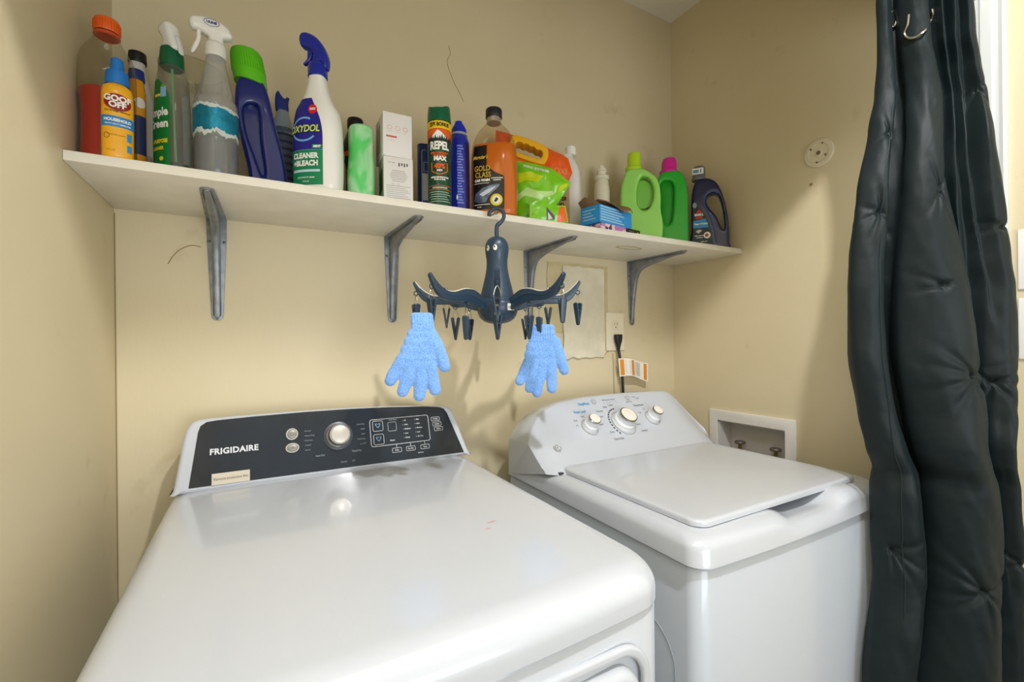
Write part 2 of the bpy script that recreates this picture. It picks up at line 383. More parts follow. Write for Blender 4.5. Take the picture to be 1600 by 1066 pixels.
obj('top_panel', stack(rings), WHT, dr)
CAB = (DX0+.004, DX1-.004, DYB-.005, DYF+.006)
obj('cabinet', stack([(-1.20, planring(*CAB, .045, .014)), (-.372, planring(*CAB, .045, .014)), (-.366, planring(*CAB, .045, .014, .002)), (-.3635, planring(*CAB, .045, .014, .006)), (-.358, planring(*CAB, .045, .014, .006))]), WHT, dr)
# door with moulded surround
yd = DYF+.006
ro = xf(fill2d(rrect(-.085, -.93, .452, -.392, .05, 8), [rrect(-.072, -.917, .439, -.405, .04, 8)], .010, .0045, 4), T(0, yd+.0015, 0)); obj('door_surround', ro, WHT, dr)
dd = obj('door', xf(fill2d(rrect(-.062, -.907, .429, -.415, .038, 8), (), .034, .012, 5), T(0, yd+.004, 0)), WHT, dr)
obj('door_handle', xf(fill2d(rrect(-.05, -.72, -.02, -.60, .012, 5), (), .012, .005, 3), T(0, yd-.016, 0)), WHT2, dd)
for sx in (-.12, .46):
    for sy in (.50, 1.20): obj('foot', xf(lathe([(.018, 0), (.018, .012), (.01, .03)], 16), T(sx, sy, FL)), M('333333', .6), dr)
# console
def dface(x, z, o=0.0):
    k = .33; nv = Vector((0, -1, k)).normalized(); return Vector((x, 1.145 + k*(z+.308), z)) + nv*o
co = [(-.157, -.309), (-.151, -.300), (-.145, -.261), (-.137, -.206), (-.133, -.187), (-.125, -.172), (-.110, -.1635), (-.06, -.161), (.0, -.1605), (.106, -.1600), (.209, -.162), (.322, -.1665), (.426, -.1735), (.456, -.178), (.470, -.186), (.480, -.205), (.495, -.258), (.508, -.300), (.516, -.309)]
oo = [(p.x, p.y) for p in crv(co, 3)]
g = fill2d([(x, (z+.309)) for x, z in oo], (), .080, .009, 5)
nv = Vector((0, -1, .33)).normalized(); V = []
for v in g[0]:
    p = dface(v.x, v.z-.309); q = p - nv*(v.y+.040)          # y=-.040 is the face
    q.y = min(q.y, 1.272); V.append(Vector((q.x, q.y, max(-.3095, q.z))))
obj('console_housing', (V, g[1]), WHT, dr, angle=50)
PAN = M('1c232b', .22, coat=.25, var=.35, vscale=7, name='panel_film_black')
pp = [(-.124, -.299), (-.110, -.190), (-.106, -.178), (-.095, -.1705), (-.075, -.1685), (.0, -.1665), (.1, -.1655), (.2, -.1665), (.3, -.1695), (.40, -.1755), (.437, -.180), (.449, -.185), (.457, -.197), (.492, -.302)]
bot = [(.492 - (.492+.124)*k/12, -.302 + .003*k/12) for k in range(1, 12)]
pan = obj('control_panel', mapg(poly2(pp + bot, .03), lambda u, v: dface(u, v, .0012)), PAN, dr, label='glossy black control panel')
PR = M('d9dce0', .4); GR = M('8f979e', .5)
def dl(lst, m, name, par=pan, off=.0017): obj(name, join(*[mapg(g, lambda u, v: dface(u, v, off)) for g in lst]), m, par)
def tx(s, x, y, size, bold=0.0, sx=1.0, align='CENTER', **k): g = text(s, size, bold, align, sx, **k); return [(a+x, b+y) for a, b in g[0]], g[1]
dl([tx('FRIGIDAIRE', -.043, -.2335, .0165, .0006, 1.02, space=1.08)], PR, 'brand_lettering')
stk = obj('film_sticker', mapg(rect2(-.084, -.2995, -.014, -.277, 6, 2), lambda u, v: dface(u, v, .0022)), M('cfc6b4', .5), pan, label='beige paper sticker on the film')
stk2 = obj('sticker_text', mapg(tx('Remove protective film', -.049, -.2885, .0078, 0, .86), lambda u, v: dface(u, v, .0026)), M('5d564a', .6), stk)
items = [frame2(.248, -.262, .402, -.197, .006, .0012)]
items += [frame2(.255, -.226, .281, -.201, .004, .0010), frame2(.255, -.258, .281, -.233, .004, .0010), frame2(.293, -.229, .315, -.207, .003, .0007)]
for k, yy in enumerate((-.209, -.222, -.2345)): items.append(frame2(.4095+.003*k, yy-.0055, .4335+.003*k, yy+.0045, .002, .0008)); items += [tx(('Wrinkle', 'Sanitize', 'Chime')[k], .4215+.003*k, yy-.0005, .0042, .0001)]
for k, xx in enumerate((.311, .347, .385)): items.append(frame2(xx-.012, -.281, xx+.012, -.270, .002, .0009)); items.append(tx(('Delay', 'Eco Dry', 'Temp')[k], xx, -.2755, .0045, .0001)); items.append(rect2(xx-.0005, -.270, xx+.0005, -.262))
for k, (a, b) in enumerate((('60', 'Max'), ('High', 'High'), ('Medium', 'Medium'), ('Low', 'Low'), ('Damp', 'Air Dry'))):
    yy = -.206-.0105*k; items += [tx(a, .336, yy, .0048, .0001, align='LEFT'), tx(b, .368, yy, .0048, .0001, align='LEFT'), ell2(.3325, yy, .0008, .0008, 8, 1), ell2(.3645, yy, .0008, .0008, 8, 1)]
items += [tx('Cycle Status', .307, -.2015, .0042), tx('Steam', .302, -.251, .0050, .0001), tx('hold 3 sec', .372, -.2885, .0036, .0001)]
dl(items, PR, 'panel_markings')
hp = crv([(0, -.004), (.0038, .0005), (.0034, .0035), (0, .0022), (-.0034, .0035), (-.0038, .0005)], 3, True)
for yy in (-.212, -.244):
    P = [(.268+p.x*1.5, yy+p.y*1.5) for p in hp]; n = len(P)
    dl([(P + [(.268+(x-.268)*.72, yy+(y-yy)*.72) for x, y in P], [(i, (i+1) % n, n+(i+1) % n, n+i) for i in range(n)])], M('8fb4d6', .4), 'heart_symbol')
cyc = []
for k in range(5): cyc += [tx(('Normal', 'Heavy Duty', 'Delicates', 'Towels', 'Active')[k], .098, -.209-.0105*k, .0045, 0, align='LEFT'), tx(('Quick Dry', 'Bulky', 'Jeans', 'Timed Dry', 'Air Fluff')[k], .236, -.205-.0115*k, .0045, 0, align='RIGHT')]
cyc += [tx('Auto Dry', .130, -.2665, .0052, .0001), tx('Timed Dry', .213, -.2655, .0052, .0001), tx('SENSOR', .182, -.287, .0042), tx('DRY', .205, -.287, .0042)]
dl(cyc, GR, 'cycle_names')
# worn round buttons on the left
for yy, rx, ry, s in ((-.2125, .0105, .0105, ''), (-.2425, .0120, .0082, 'Off')):
    b_ = obj('button', xf(([Vector((v.x*rx/.01, v.y*ry/.01, v.z)) for v in lathe([(.01, 0), (.01, .0016), (.0085, .0024), (.0001, .0024)], 28)[0]], lathe([(.01, 0), (.01, .0016), (.0085, .0024), (.0001, .0024)], 28)[1]), T(*dface(.0715, yy, .001)) @ R(71.7, 'X')), M('8c8983', .4, metal=.3), pan, label='worn grey push button')
    dl([ring2(.0715, yy, rx+.0022, ry+.0022, .0022)], M('c9c3b4', .6), 'scuffed_ring', b_, .0016)
    dl([ring2(.0715, yy, .004, .004, .0008)] if not s else [tx('III', .0715, yy, .008)], M('55524d', .5), 'button_symbol', b_, .0036)
ang = math.degrees(math.atan(.33))
kn = obj('dial', xf(lathe([(.0275, 0), (.0275, .004), (.0250, .006), (.0245, .022), (.0235, .026)], 48), T(*dface(.173, -.2265, .001)) @ R(90-ang, 'X')), M('b9b4ab', .2, metal=.85), pan, label='round chrome rimmed dial')
obj('dial_face', xf(lathe([(.0205, .0255), (.0200, .0285), (.012, .0295), (.0001, .0300)], 48), T(*dface(.173, -.2265, .001)) @ R(90-ang, 'X')), M('cfc8bd', .25, metal=.3, coat=.4), kn)
obj('dial_skirt', xf(lathe([(.0335, 0), (.0335, .0012), (.029, .0022)], 48), T(*dface(.173, -.2265, .0005)) @ R(90-ang, 'X')), M('3a424b', .3), kn)
# pink marks on the lid
obj('pink_stains', mapg(join(*[([(x, y, 0) for x, y in e[0]], e[1]) for e in (ell2(.388, .680, .012, .006, 14, 2), ell2(.370, .668, .007, .003, 12, 2), ell2(.223, .545, .004, .0015, 10, 1))]), lambda *a: None) if False else ([Vector((x, y, -.30640)) for e in [join(*[([(a, b, 0) for a, b in e[0]], e[1]) for e in (ell2(.345, .690, .009, .0035, 14, 2), ell2(.328, .668, .0055, .003, 12, 2))])] for x, y, _ in e[0]], join(*[([(a, b, 0) for a, b in e[0]], e[1]) for e in (ell2(.345, .690, .009, .0035, 14, 2), ell2(.328, .668, .0055, .003, 12, 2))])[1]), M('c8a9b2', .3), dr, label='faint pink stain marks')

# ------------------------------------------------------------ washer
wa = absthing('washing_machine', 'white top loading washer with three knobs, right of the dryer', 'washing machine', (0.99, 0.85, 0))
WX0, WX1, WYB, WYF = .648, 1.335, 1.18, .500
WC = (WX0+.006, WX1-.006, WYB-.004, WYF+.008)
obj('cabinet', stack([(-1.20, planring(*WC, .03, .012)), (-.405, planring(*WC, .03, .012)), (-.3995, planring(*WC, .03, .012, .002)), (-.398, planring(*WC, .03, .012, .008)), (-.388, planring(*WC, .03, .012, .008))]), WHT2, wa)
obj('deck_gasket', stack([(-.3985, planring(*WC, .03, .012, .003)), (-.3925, planring(*WC, .03, .012, .003))]), M('4a4640', .7), wa)
# embossed side panel line
obj('side_emboss', tube([(WX0+.0055, .573, -1.0), (WX0+.0055, .573, -.61)] + [(WX0+.0055, .649-.076*math.cos(a), -.600+.076*math.sin(a)) for a in [i*PI/28 for i in range(1, 15)]] + [(WX0+.0055, 1.0, -.524)], .0014, 6, 0), M('8f999e', .4), wa)
rings = [(-.3935, planring(WX0, WX1, WYB, WYF, .035, .012)), (-.3905, planring(WX0, WX1, WYB, WYF, .036, .012))]
rr = .030
for k in range(0, 9):
    a = PI/2*k/8; rings.append((-.343-rr*.9 + rr*.9*math.sin(a), planring(WX0, WX1, WYB, WYF, .036+.004*k/8, .012, .004+rr*(1-math.cos(a)))))
rings.append((-.3425, planring(WX0, WX1, WYB, WYF, .04, .010, .045)))
dg_ = stack(rings, True, True)
for v in dg_[0]:      # finger scoop under the lid edge and the raised thumb hump to its right
    if v.y < .60 and v.z > -.372:
        s = math.exp(-((v.x-1.005)/.085)**4) * max(0, min(1, (v.z+.372)/.022)); v.y += .034*s*max(0, min(1, (.60-v.y)/.07)); v.z -= .024*s*max(0, (v.z+.37)/.03) if v.z > -.37 else 0
        h = math.exp(-((v.x-1.150)/.042)**4) * max(0, min(1, (v.z+.375)/.03)); v.z += .009*h; v.y -= .009*h
obj('deck', dg_, WHT, wa, angle=50)
lid = rrect(.690, .545, 1.262, .975, .030, 8)
LR = [(-.3415, lid), (-.335, lid)]
for k in range(1, 6):
    a = PI/2*k/5; e = .007*(1-math.cos(a)); LR.append((-.335+.006*math.sin(a), rrect(.690+e, .545+e, 1.262-e, .975-e, .030, 8)))
LR.append((-.3280, rrect(.72, .575, 1.232, .945, .02, 8)))
obj('lid', stack(LR), WHT, wa)
obj('hinge_gap', box(.672, .950, -.344, .684, .958, -.3385), M('3b3a38', .6), wa)
# console
def wtop(x):
    P = [(.648, -.285), (.660, -.262), (.675, -.243), (.70, -.222), (.74, -.203), (.80, -.189), (.90, -.181), (1.0, -.1785), (1.1, -.1785), (1.2, -.180), (1.25, -.182), (1.275, -.187), (1.295, -.200), (1.308, -.222), (1.320, -.255), (1.335, -.300)]
    for a, b in zip(P, P[1:]):
        if x <= b[0]: t = (x-a[0])/(b[0]-a[0]); return a[1] + (b[1]-a[1])*max(0, t)
    return P[-1][1]
WK = (1.13-.96)/.145
def wface(x, z, o=0.0):
    nv = Vector((0, -1, WK)).normalized(); t = (z+.335)/.145
    y = .96 + WK*(z+.335) + .012*math.sin(PI*min(1, max(0, t)))
    return Vector((x, y, z)) + nv*o
V, F = [], []; NX = 70
for i in range(NX+1):
    t = i/NX; x = WX0 + (WX1-WX0)*(0.5-0.5*math.cos(PI*t)); zt = wtop(x); pr = []
    for k in range(15):
        q = k/14; z = -.336 + (zt-.008+.336)*q; y = wface(x, z).y
        if x > 1.24: y += .055*((x-1.24)/.095)**2*(1-q*.4)
        if x < .70: y += .035*((.70-x)/.052)**2
        if k == 0: y -= .004; 
        pr.append((y, z))
    y0 = pr[-1][0]
    for a in (25, 50, 75, 90): pr.append((y0 + .010*(1-math.cos(math.radians(a)))+.003, zt-.008+.008*math.sin(math.radians(a))))
    yb = max(1.165, y0+.022); pr += [(yb, zt-.001), (yb+.01, zt-.010), (yb+.012, zt-.03), (min(yb+.012, 1.19), -.392)]
    pr = [(pr[0][0]-.012, -.3445)] + pr
    for y, z in pr: V.append(Vector((x, y, z)))
n = len(pr)
for i in range(NX):
    for k in range(n-1): F.append((i*n+k, (i+1)*n+k, (i+1)*n+k+1, i*n+k+1))
F += [tuple(range(n)), tuple(range(NX*n, NX*n+n))[::-1]]
obj('console_housing', (V, F), WHT, wa, angle=50)
angw = math.degrees(math.atan(WK))
def wl(lst, m, name, par=wa, off=.0014): return obj(name, join(*[mapg(g, lambda u, v: wface(u, v, off)) for g in lst]), m, par)
def knob(x, z, R0, label):
    base = T(*wface(x, z, .0005)) @ R(90-angw, 'X')
    k_ = obj('knob', xf(lathe([(R0, 0), (R0, .003), (R0*.93, .006), (R0*.90, .014), (R0*.74, .018), (R0*.70, .030), (R0*.70, .034)], 48), base), M('dcdfe2', .3), wa, label=label)
    obj('knob_ring', xf(lathe([(R0*.72, .0335), (R0*.76, .0345), (R0*.76, .0385), (R0*.66, .0400)], 48), base), M('a9a49c', .15, metal=.95), k_, label='chrome ring')
    obj('knob_cap', xf(lathe([(R0*.67, .0385), (R0*.66, .0405), (R0*.4, .0415), (.0001, .0418)], 40), base), M('e9e3d7', .3), k_)
    wl([ring2(x, z, R0*1.07, R0*.78, .0012)], M('9a958a', .4), 'base_ring', k_)
knob(.860, -.258, .025, 'left white knob'); knob(.992, -.258, .038, 'large middle cycle knob'); knob(1.122, -.255, .024, 'right white knob')
BL = M('3b9fd8', .4); GY = M('6f7377', .5); DK = M('2d2f31', .5)
wl([tx('DeepRinse', .885, -.1985, .0105, .0001, .95), tx('Water Level', .855, -.2185, .0095, .0001, .95)], BL, 'blue_lettering')
wm = [tx('Temperature', 1.100, -.2165, .0085), tx('Colors', .985, -.2085, .0075), tx('Bulky', .960, -.2125, .0070), tx('Delicates', .930, -.2220, .007), tx('Hand', .925, -.2365, .006), tx('Whites', .896, -.2465, .0075, .0001), tx('Speed', .906, -.2550, .007), tx('Casual', .928, -.2760, .006), tx('Drain & Spin', .935, -.2930, .007), tx('Cotton', 1.045, -.2660, .007), tx('Everyday', 1.052, -.2830, .007), tx('Fill Soak Wash', .99, -.1935, .006, 0, 1.5), tx('.  .  .  .  .', .99, -.1985, .010, .0003, 1.6), tx('Start', 1.100, -.1915, .006), tx('Cancel', 1.112, -.1965, .006), tx('Hold 3 Sec', 1.068, -.2045, .006), tx('Med', .856, -.2310, .006), tx('Small', .823, -.2390, .006), tx('XS', .820, -.2510, .006), tx('Max', .899, -.2500, .005), tx('Hot', 1.112, -.2290, .006), tx('Cold', 1.085, -.2375, .006)]
wl(wm, GY, 'grey_lettering')
dash = []
for k in range(12):
    a = math.radians(95 + 11*k); ca, sa = math.cos(a), math.sin(a); dash.append(([(.992+(.0455+d)*math.cos(a+e), -.258+(.0365+d*.8)*math.sin(a+e)) for d, e in ((0, -.05), (.004, -.05), (.004, .06), (0, .06))], [(0, 1, 2, 3)]))
wl(dash, DK, 'dial_ticks')
for x, z in ((.928, -.1945), (1.072, -.1925)): obj('button', xf(lathe([(.0095, 0), (.0095, .0015), (.007, .0022), (.0001, .0022)], 24), T(*wface(x, z, .0005)) @ R(90-angw, 'X')), M('b2b5b6', .45), wa, label='small grey button')
lg = obj('emblem', xf(lathe([(.0125, 0), (.0125, .0010), (.0001, .0012)], 30), T(*wface(.713, -.294, .0008)) @ R(90-angw, 'X')), M('9fa2a8', .35, metal=.3), wa, label='round grey maker emblem')
wl([ring2(.713, -.294, .0108, .0078, .0009), tx('GE', .713, -.294, .0115, .0002, shear=.3)], M('e8e9ea', .4), 'emblem_letters', lg, .0032)
for sx in (.70, 1.28):
    for sy in (.56, 1.12): obj('foot', xf(lathe([(.018, 0), (.018, .012), (.01, .03)], 16), T(sx, sy, FL)), M('333333', .6), wa)

# ------------------------------------------------------------ outlet box in the right wall
ob = absthing('washer_outlet_box', 'white recessed hose outlet box in the right wall behind the washer', 'outlet box', (XR, .97, H-.4))
PL = M('e9e6e1', .4)
g = fill2d(rrect(.816, -.53, 1.131, -.262, .004, 2), [rrect(OY0, OZ0, OY1, OZ1, .003, 2)], .008, .0015, 2)
obj('frame', ([Vector((XR-.0035+v.y, v.x, v.z)) for v in g[0]], g[1]), PL, ob)
I = .0012; obj('recess', join(box(XR+.07, OY0+I, OZ0+I, XR+.074, OY1-I, OZ1-I), box(XR, OY0+I, OZ0+I, XR+.07, OY0+I+.003, OZ1-I), box(XR, OY1-I-.003, OZ0+I, XR+.07, OY1-I, OZ1-I), box(XR, OY0+I, OZ1-I-.003, XR+.07, OY1-I, OZ1-I), box(XR, OY0+I, OZ0+I, XR+.07, OY1-I, OZ0+I+.003)), M('d6d2cf', .45), ob, smooth=False)
for yy in (.905, 1.035):
    v_ = obj('valve', xf(lathe([(.010, 0), (.010, .035), (.014, .037), (.014, .055), (.006, .060), (.006, .120)], 16), T(XR+.035, yy, OZ0+.004)), M('a8863f', .35, metal=.9), ob)
    obj('valve_handle', xf(lathe([(.001, 0), (.018, .001), (.019, .006), (.016, .010), (.001, .010)], 14), T(XR+.035, yy, OZ0+.118)), M('6e675f', .4, metal=.5), v_)

# round plate, switch plates
rp = obj('round_wall_plate', xf(lathe([(.0425, 0), (.0425, .003), (.040, .0055), (.030, .0060), (.028, .0045), (.012, .0045), (.010, .0060), (.0001, .0060)], 48), R(-90, 'Y')), M('ddd4ba', .5), None)
rp.location = (XR-.0002, .742, H+.562); tag(rp, 'round cream mounting plate with screw holes on the right wall', 'wall plate')
obj('screw_hole', join(*[xf(lathe([(r_, 0), (r_, .0008), (.0001, .0008)], 14), T(-.0058, a, b) @ R(-90, 'Y')) for a, b, r_ in ((0, 0, .006), (.021, .017, .003), (-.020, -.012, .003), (.004, -.028, .003), (-.012, .026, .0025))]), M('6b5f48', .6), rp)
hk = obj('wall_hook_nub', xf(lathe([(.004, 0), (.004, .003), (.001, .005)], 12), R(-90, 'Y')), M('8f7c55', .5), None); hk.location = (XR-.0002, .765, H+.474); tag(hk, 'tiny dark screw anchor in the wall below the round plate', 'screw')
for z0, z1, l in ((.104, .239, 'upper white switch plate at the right edge beside the curtain'), (-.052, .085, 'lower blank white wall plate at the right edge')):
    t = absthing('switch_plate', l, 'switch plate', (XR, .27, H+z0), 'white plates right of the curtain')
    g = box(XR-.006, .215, z0, XR-.0002, .331, z1, .0025, 3); obj('plate', g, M('efeeea', .35), t)
    if z0 > 0:
        for yy in (.300, .245): obj('rocker', box(XR-.0085, yy-.016, z0+.035, XR-.0055, yy+.016, z1-.035, .001, 2), M('f3f2ee', .3), t)

# ------------------------------------------------------------ back wall: papers, outlet, cord
def sheet(x0, z0, x1, z1, y, amp, seed, n=30, m=40):
    V, F = [], []
    for j in range(m+1):
        for i in range(n+1):
            u, v = i/n, j/m; e = amp*noise.noise(Vector((u*4+seed, v*5, seed))); edge = .006*noise.noise(Vector((u*7, v*7, seed+4)))
            V.append(Vector((x0+(x1-x0)*u + (edge if i in (0,) else 0), y - abs(e) - .0008, z0+(z1-z0)*v + (edge if j in (0, m) else 0))))
    for j in range(m):
        for i in range(n): F.append((j*(n+1)+i, j*(n+1)+i+1, (j+1)*(n+1)+i+1, (j+1)*(n+1)+i))
    return V, F
o = obj('patch_paper', sheet(.872, .03, 1.142, .273, YB-.0006, .004, 2.0), M('cfc095', .7, var=.10, vscale=18), None); o.location = (0, 0, H); tag(o, 'peeling tan paper patch under the shelf behind the white sheet', 'paper')
wpm = M('ddd5bd', .7, var=.09, vscale=16)
o = obj('paper_sheet', sheet(.936, -.062, 1.121, .262, YB-.0055, .003, 5.0), wpm, None); o.location = (0, 0, H); tag(o, 'yellowed white paper sheet glued on the back wall left of the outlet', 'paper')
pl = absthing('outlet_plate', 'cream wall outlet plate with a black plug in its lower socket', 'outlet', (1.175, YB, H))
g = xf(fill2d(rrect(1.131, -.040, 1.219, .103, .005, 4), (), .006, .002, 3), T(0, YB-.0032, 0)); obj('plate', g, M('e9e0c6', .35), pl)
for zz in (.056, .004):
    s_ = obj('socket', xf(fill2d(rrect(1.158, zz-.0175, 1.192, zz+.0175, .012, 6), (), .004, .001, 2), T(0, YB-.0062, 0)), M('e4dabf', .35), pl)
    obj('slots', join(box(1.1675, YB-.0086, zz, 1.1690, YB-.008, zz+.009), box(1.1800, YB-.0086, zz-.001, 1.1815, YB-.008, zz+.010), xf(lathe([(.0026, 0), (.0001, .0005)], 12), T(1.1747, YB-.0082, zz-.008) @ R(90, 'X'))), M('3b362c', .6), s_)
cb = absthing('power_cord', 'black plug and cord hanging from the outlet down behind the washer', 'cord', (1.18, YB-.02, H))
BK = M('1b1b1c', .45)
obj('plug', join(xf(([Vector((v.x, v.y*.8, v.z)) for v in Loft([(-.048, .005, .006), (-.030, .008, .009), (-.010, .015, .012), (.006, .017, .013), (.012, .016, .012), (.013, .010, .009)], 2.6).geo(24)[0]], Loft([(-.048, .005, .006), (-.030, .008, .009), (-.010, .015, .012), (.006, .017, .013), (.012, .016, .012), (.013, .010, .009)], 2.6).geo(24)[1]), T(1.176, YB-.020, .008))), BK, cb)
obj('cord', tube([(1.177, YB-.020, -.036), (1.180, YB-.022, -.060), (1.187, YB-.024, -.10), (1.193, YB-.022, -.15), (1.196, YB-.022, -.22), (1.200, YB-.020, -.34), (1.20, YB-.02, -.6)], .0052, 10, 5), BK, cb)
V, F = [], []; NT = 24
for i in range(NT+1):
    u = i/NT; x = 1.165 + .150*u; y = YB-.031 - .004*math.sin(u*PI*1.0) + .016*max(0, u-.5)*0
    zt_ = -.068 - .018*u + .004*math.sin(u*5); V += [Vector((x + .004*0, y - .010*math.sin(PI*u*2)*.5, zt_)), Vector((x + .006*(1-u), y - .010*math.sin(PI*u*2)*.5, zt_ - .068 + .004*math.sin(u*4)))]
F = [(2*i, 2*i+2, 2*i+3, 2*i+1) for i in range(NT)]
def tagpt(u, v):
    i = min(NT-1, int(u*NT)); f = u*NT-i; a = V[2*i].lerp(V[2*i+2], f); b = V[2*i+1].lerp(V[2*i+3], f); return a.lerp(b, v) + Vector((0, -.0007, 0))
ct = absthing('cord_tag', 'white warning tag with orange bands wrapped on the cord', 'tag', (1.24, YB-.03, H-.1))
obj('tag_paper', (V, F), M('ece7dc', .5), ct)
for a, b in ((.03, .14), (.39, .49), (.86, .96)): obj('orange_band', ([tagpt(a+(b-a)*i/4, .06+.88*j) for i in range(5) for j in (0, 1)], [(2*i, 2*i+2, 2*i+3, 2*i+1) for i in range(4)]), M('d98a2a', .5), ct)
obj('fine_print', join(*[([tagpt(a + d, v0), tagpt(a+d+.0, v0+.02), tagpt(a+d+ww, v0+.02), tagpt(a+d+ww, v0)], [(0, 1, 2, 3)]) for a, ww in ((.17, .19), (.53, .20)) for v0 in [.12+.055*k for k in range(14)] for d in (0, )]), M('b9b4ab', .6), ct)
# marks on the back wall
def mark(name, pts, r, col):
    o = struct(name, tube([(x, YB-.0003, z) for x, z in pts], r, 5, 5), M(col, .8)); return o
mark('trim_5', [(.52, 0.905), (.525, .88), (.515, .85), (.535, .80), (.56, .76), (.568, .745)], .0008, '8d774d')
mark('trim_6', [(-.175, .185), (-.165, .205), (-.150, .222), (-.130, .232), (-.112, .230)], .0009, '94793f')
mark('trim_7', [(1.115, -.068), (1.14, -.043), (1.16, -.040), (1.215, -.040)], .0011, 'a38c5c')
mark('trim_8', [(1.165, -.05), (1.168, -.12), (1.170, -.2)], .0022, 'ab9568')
#@@PART2
# ------------------------------------------------------------ things on the shelf
def on_shelf(name, label, cat, X, Y, az, turn=0.0, group=None, z=0.0):
    """local +x runs right as seen from the room, local -y faces it"""
    return thing(name, label, cat, (X, Y, H + SZ + z + .0004), math.radians(-az + turn), group)
def lab(fn, g, off): return mapg(g, lambda u, v: fn(u, v, off))
def deco(par, fn, lst, mat, name, off=.0010, label=None): return obj(name, join(*[lab(fn, g, off) for g in lst]), mat, par, angle=60, label=label)
def spray_head(t, z0, m1, m2, h=.065, s=1.0, flip=1, nozzle='trigger_nozzle'):
    """trigger sprayer: head outline in x-z, nozzle to the left"""
    o1 = crv([(-.042, .048), (-.040, .060), (-.026, .066), (-.004, .068), (.018, .060), (.028, .046), (.026, .038), (.014, .034), (.012, .018), (-.010, .018), (-.012, .032), (-.028, .040), (-.037, .040)], 4, True)
    hd = obj('spray_head', xf(fill2d([(p.x*s*flip, p.y*s+z0) for p in o1], (), .024*s, .008*s, 4), Matrix()), m1, t)
    tr = crv([(-.030, .040), (-.024, .040), (-.024, .022), (-.030, .004), (-.036, -.006), (-.040, -.004), (-.036, .010), (-.031, .024)], 4, True)
    obj('trigger', fill2d([(p.x*s*flip, p.y*s+z0) for p in tr], (), .010*s, .003*s, 3), m2, t)
    return hd

# 1 tall clear jug with red liquid
t = on_shelf('drink_bottle', 'large clear plastic bottle with orange cap half full of red liquid', 'bottle', -.2285, 1.066, -12)
B = Loft([(.0, .036, .036), (.0, .036, .036), (.006, .040, .040), (.03, .0405, .0405), (.06, .0385, .0385), (.10, .0385, .0385), (.125, .0405, .0405), (.165, .0405, .0405), (.195, .037, .037), (.218, .025, .025), (.232, .0185, .0185), (.242, .0170, .0170)], 2.3)
obj('bottle_body', B.geo(), clear('f4f2ec', .98, .02, .01), t)
L_ = Loft([(.003, .033, .033), (.010, .037, .037), (.06, .0365, .0365), (.10, .0365, .0365), (.128, .038, .038), (.130, .038, .038)], 2.3); obj('liquid', L_.geo(), M('b3240c', .12, coat=.5), t, label='dark red liquid')
obj('cap', lathe([(.0180, .242), (.0190, .245), (.0190, .261), (.017, .265), (.0001, .266)], 36), M('e8641c', .4), t)
obj('cap_ribs', join(*[xf(box(.0183, -.0006, .2445, .0197, .0006, .259), R(a, 'Z')) for a in range(0, 360, 12)]), M('d9560f', .45), t)
obj('neck_ring', lathe([(.0165, .234), (.0190, .236), (.0190, .239), (.0165, .241)], 30), M('c9502a', .3), t)

# 2 yellow remover bottle with blue spray cap
t = on_shelf('remover_bottle', 'small yellow bottle with blue spray nozzle in front of the red liquid bottle', 'bottle', -.204, 1.012, -11.5)
B = Loft([(0, .019, .014), (0, .019, .014), (.004, .0215, .0155), (.110, .0215, .0155), (.122, .0195, .0145), (.126, .015, .013), (.128, .012, .012)], 2.4)
obj('bottle_body', B.geo(), M('f0ad1c', .3, coat=.3), t)
fn = B.mapper(-90, .06)
deco(t, fn, [rect2(-.024, .052, .024, .070, 12, 1)], M('2a86c8', .35), 'blue_band', .0006)
deco(t, fn, [ell2(0, .094, .0185, .0145, 28, 4)], M('8e1f17', .35), 'red_oval', .0005)
deco(t, fn, [tx('GOOF', 0, .0995, .0135, .0006, .92, cut=.004), tx('OFF', .0, .0890, .0135, .0006, .95, cut=.004)], M('f3efe6', .4), 'white_lettering', .0009)
deco(t, fn, [tx('Pro Strength Remover', 0, .0785, .0036, .0001, cut=.004)], M('3c2a10', .4), 'small_lettering', .0009)
deco(t, fn, [tx('HOUSEHOLD', 0, .0628, .0066, .0003, .9, cut=.004), tx('HEAVY DUTY REMOVER', 0, .0560, .0032, .0001, cut=.004)], M('f3efe6', .4), 'band_lettering', .0010)
deco(t, fn, [rect2(.012, .030, .019, .044, 3, 1), rect2(.012, .012, .019, .024, 3, 1)], M('2f8fd0', .35), 'blue_picture', .0006)
deco(t, fn, [ring2(-.0145, .036, .004, .005, .0008, 16), tx('REMOVES STAINS', -.002, .038, .003, 0, cut=.004), tx('12 FL OZ', -.010, .012, .0032, 0, cut=.004)], M('6c4a14', .5), 'fine_print', .0006)
obj('cap', join(lathe([(.0165, .127), (.0170, .130), (.0150, .150), (.0105, .151)], 30), lathe([(.0095, .150), (.0085, .172), (.006, .1745), (.0001, .175)], 24)), M('1f74c4', .35), t, label='blue spray cap')

# 3 white jug and small orange bottle hidden behind
t = on_shelf('white_jug', 'white bottle with black cap standing behind the red liquid bottle', 'bottle', -.212, 1.215, -10)
B = Loft([(0, .030, .024), (0, .030, .024), (.01, .034, .028), (.12, .034, .028), (.19, .029, .025), (.24, .018, .018), (.272, .013, .013)], 2.4)
obj('bottle_body', B.geo(), M('d8d6cd', .35), t); obj('cap', lathe([(.015, .272), (.016, .275), (.015, .294), (.0001, .296)], 28), M('1c1c1e', .4), t)
fn = B.mapper(-60, .06); deco(t, fn, [rect2(-.006, .02, .024, .075, 8, 4)], M('b9b7ad', .5), 'label_panel', .0006); deco(t, fn, [rect2(.000+.004*k, .024, .0015+.004*k, .070) for k in range(6)], M('6f6c63', .5), 'label_print', .0010)
t = on_shelf('orange_bottle', 'narrow orange bottle with dark blue cap peeking between yellow bottle and white jug', 'bottle', -.1985, 1.128, -10)
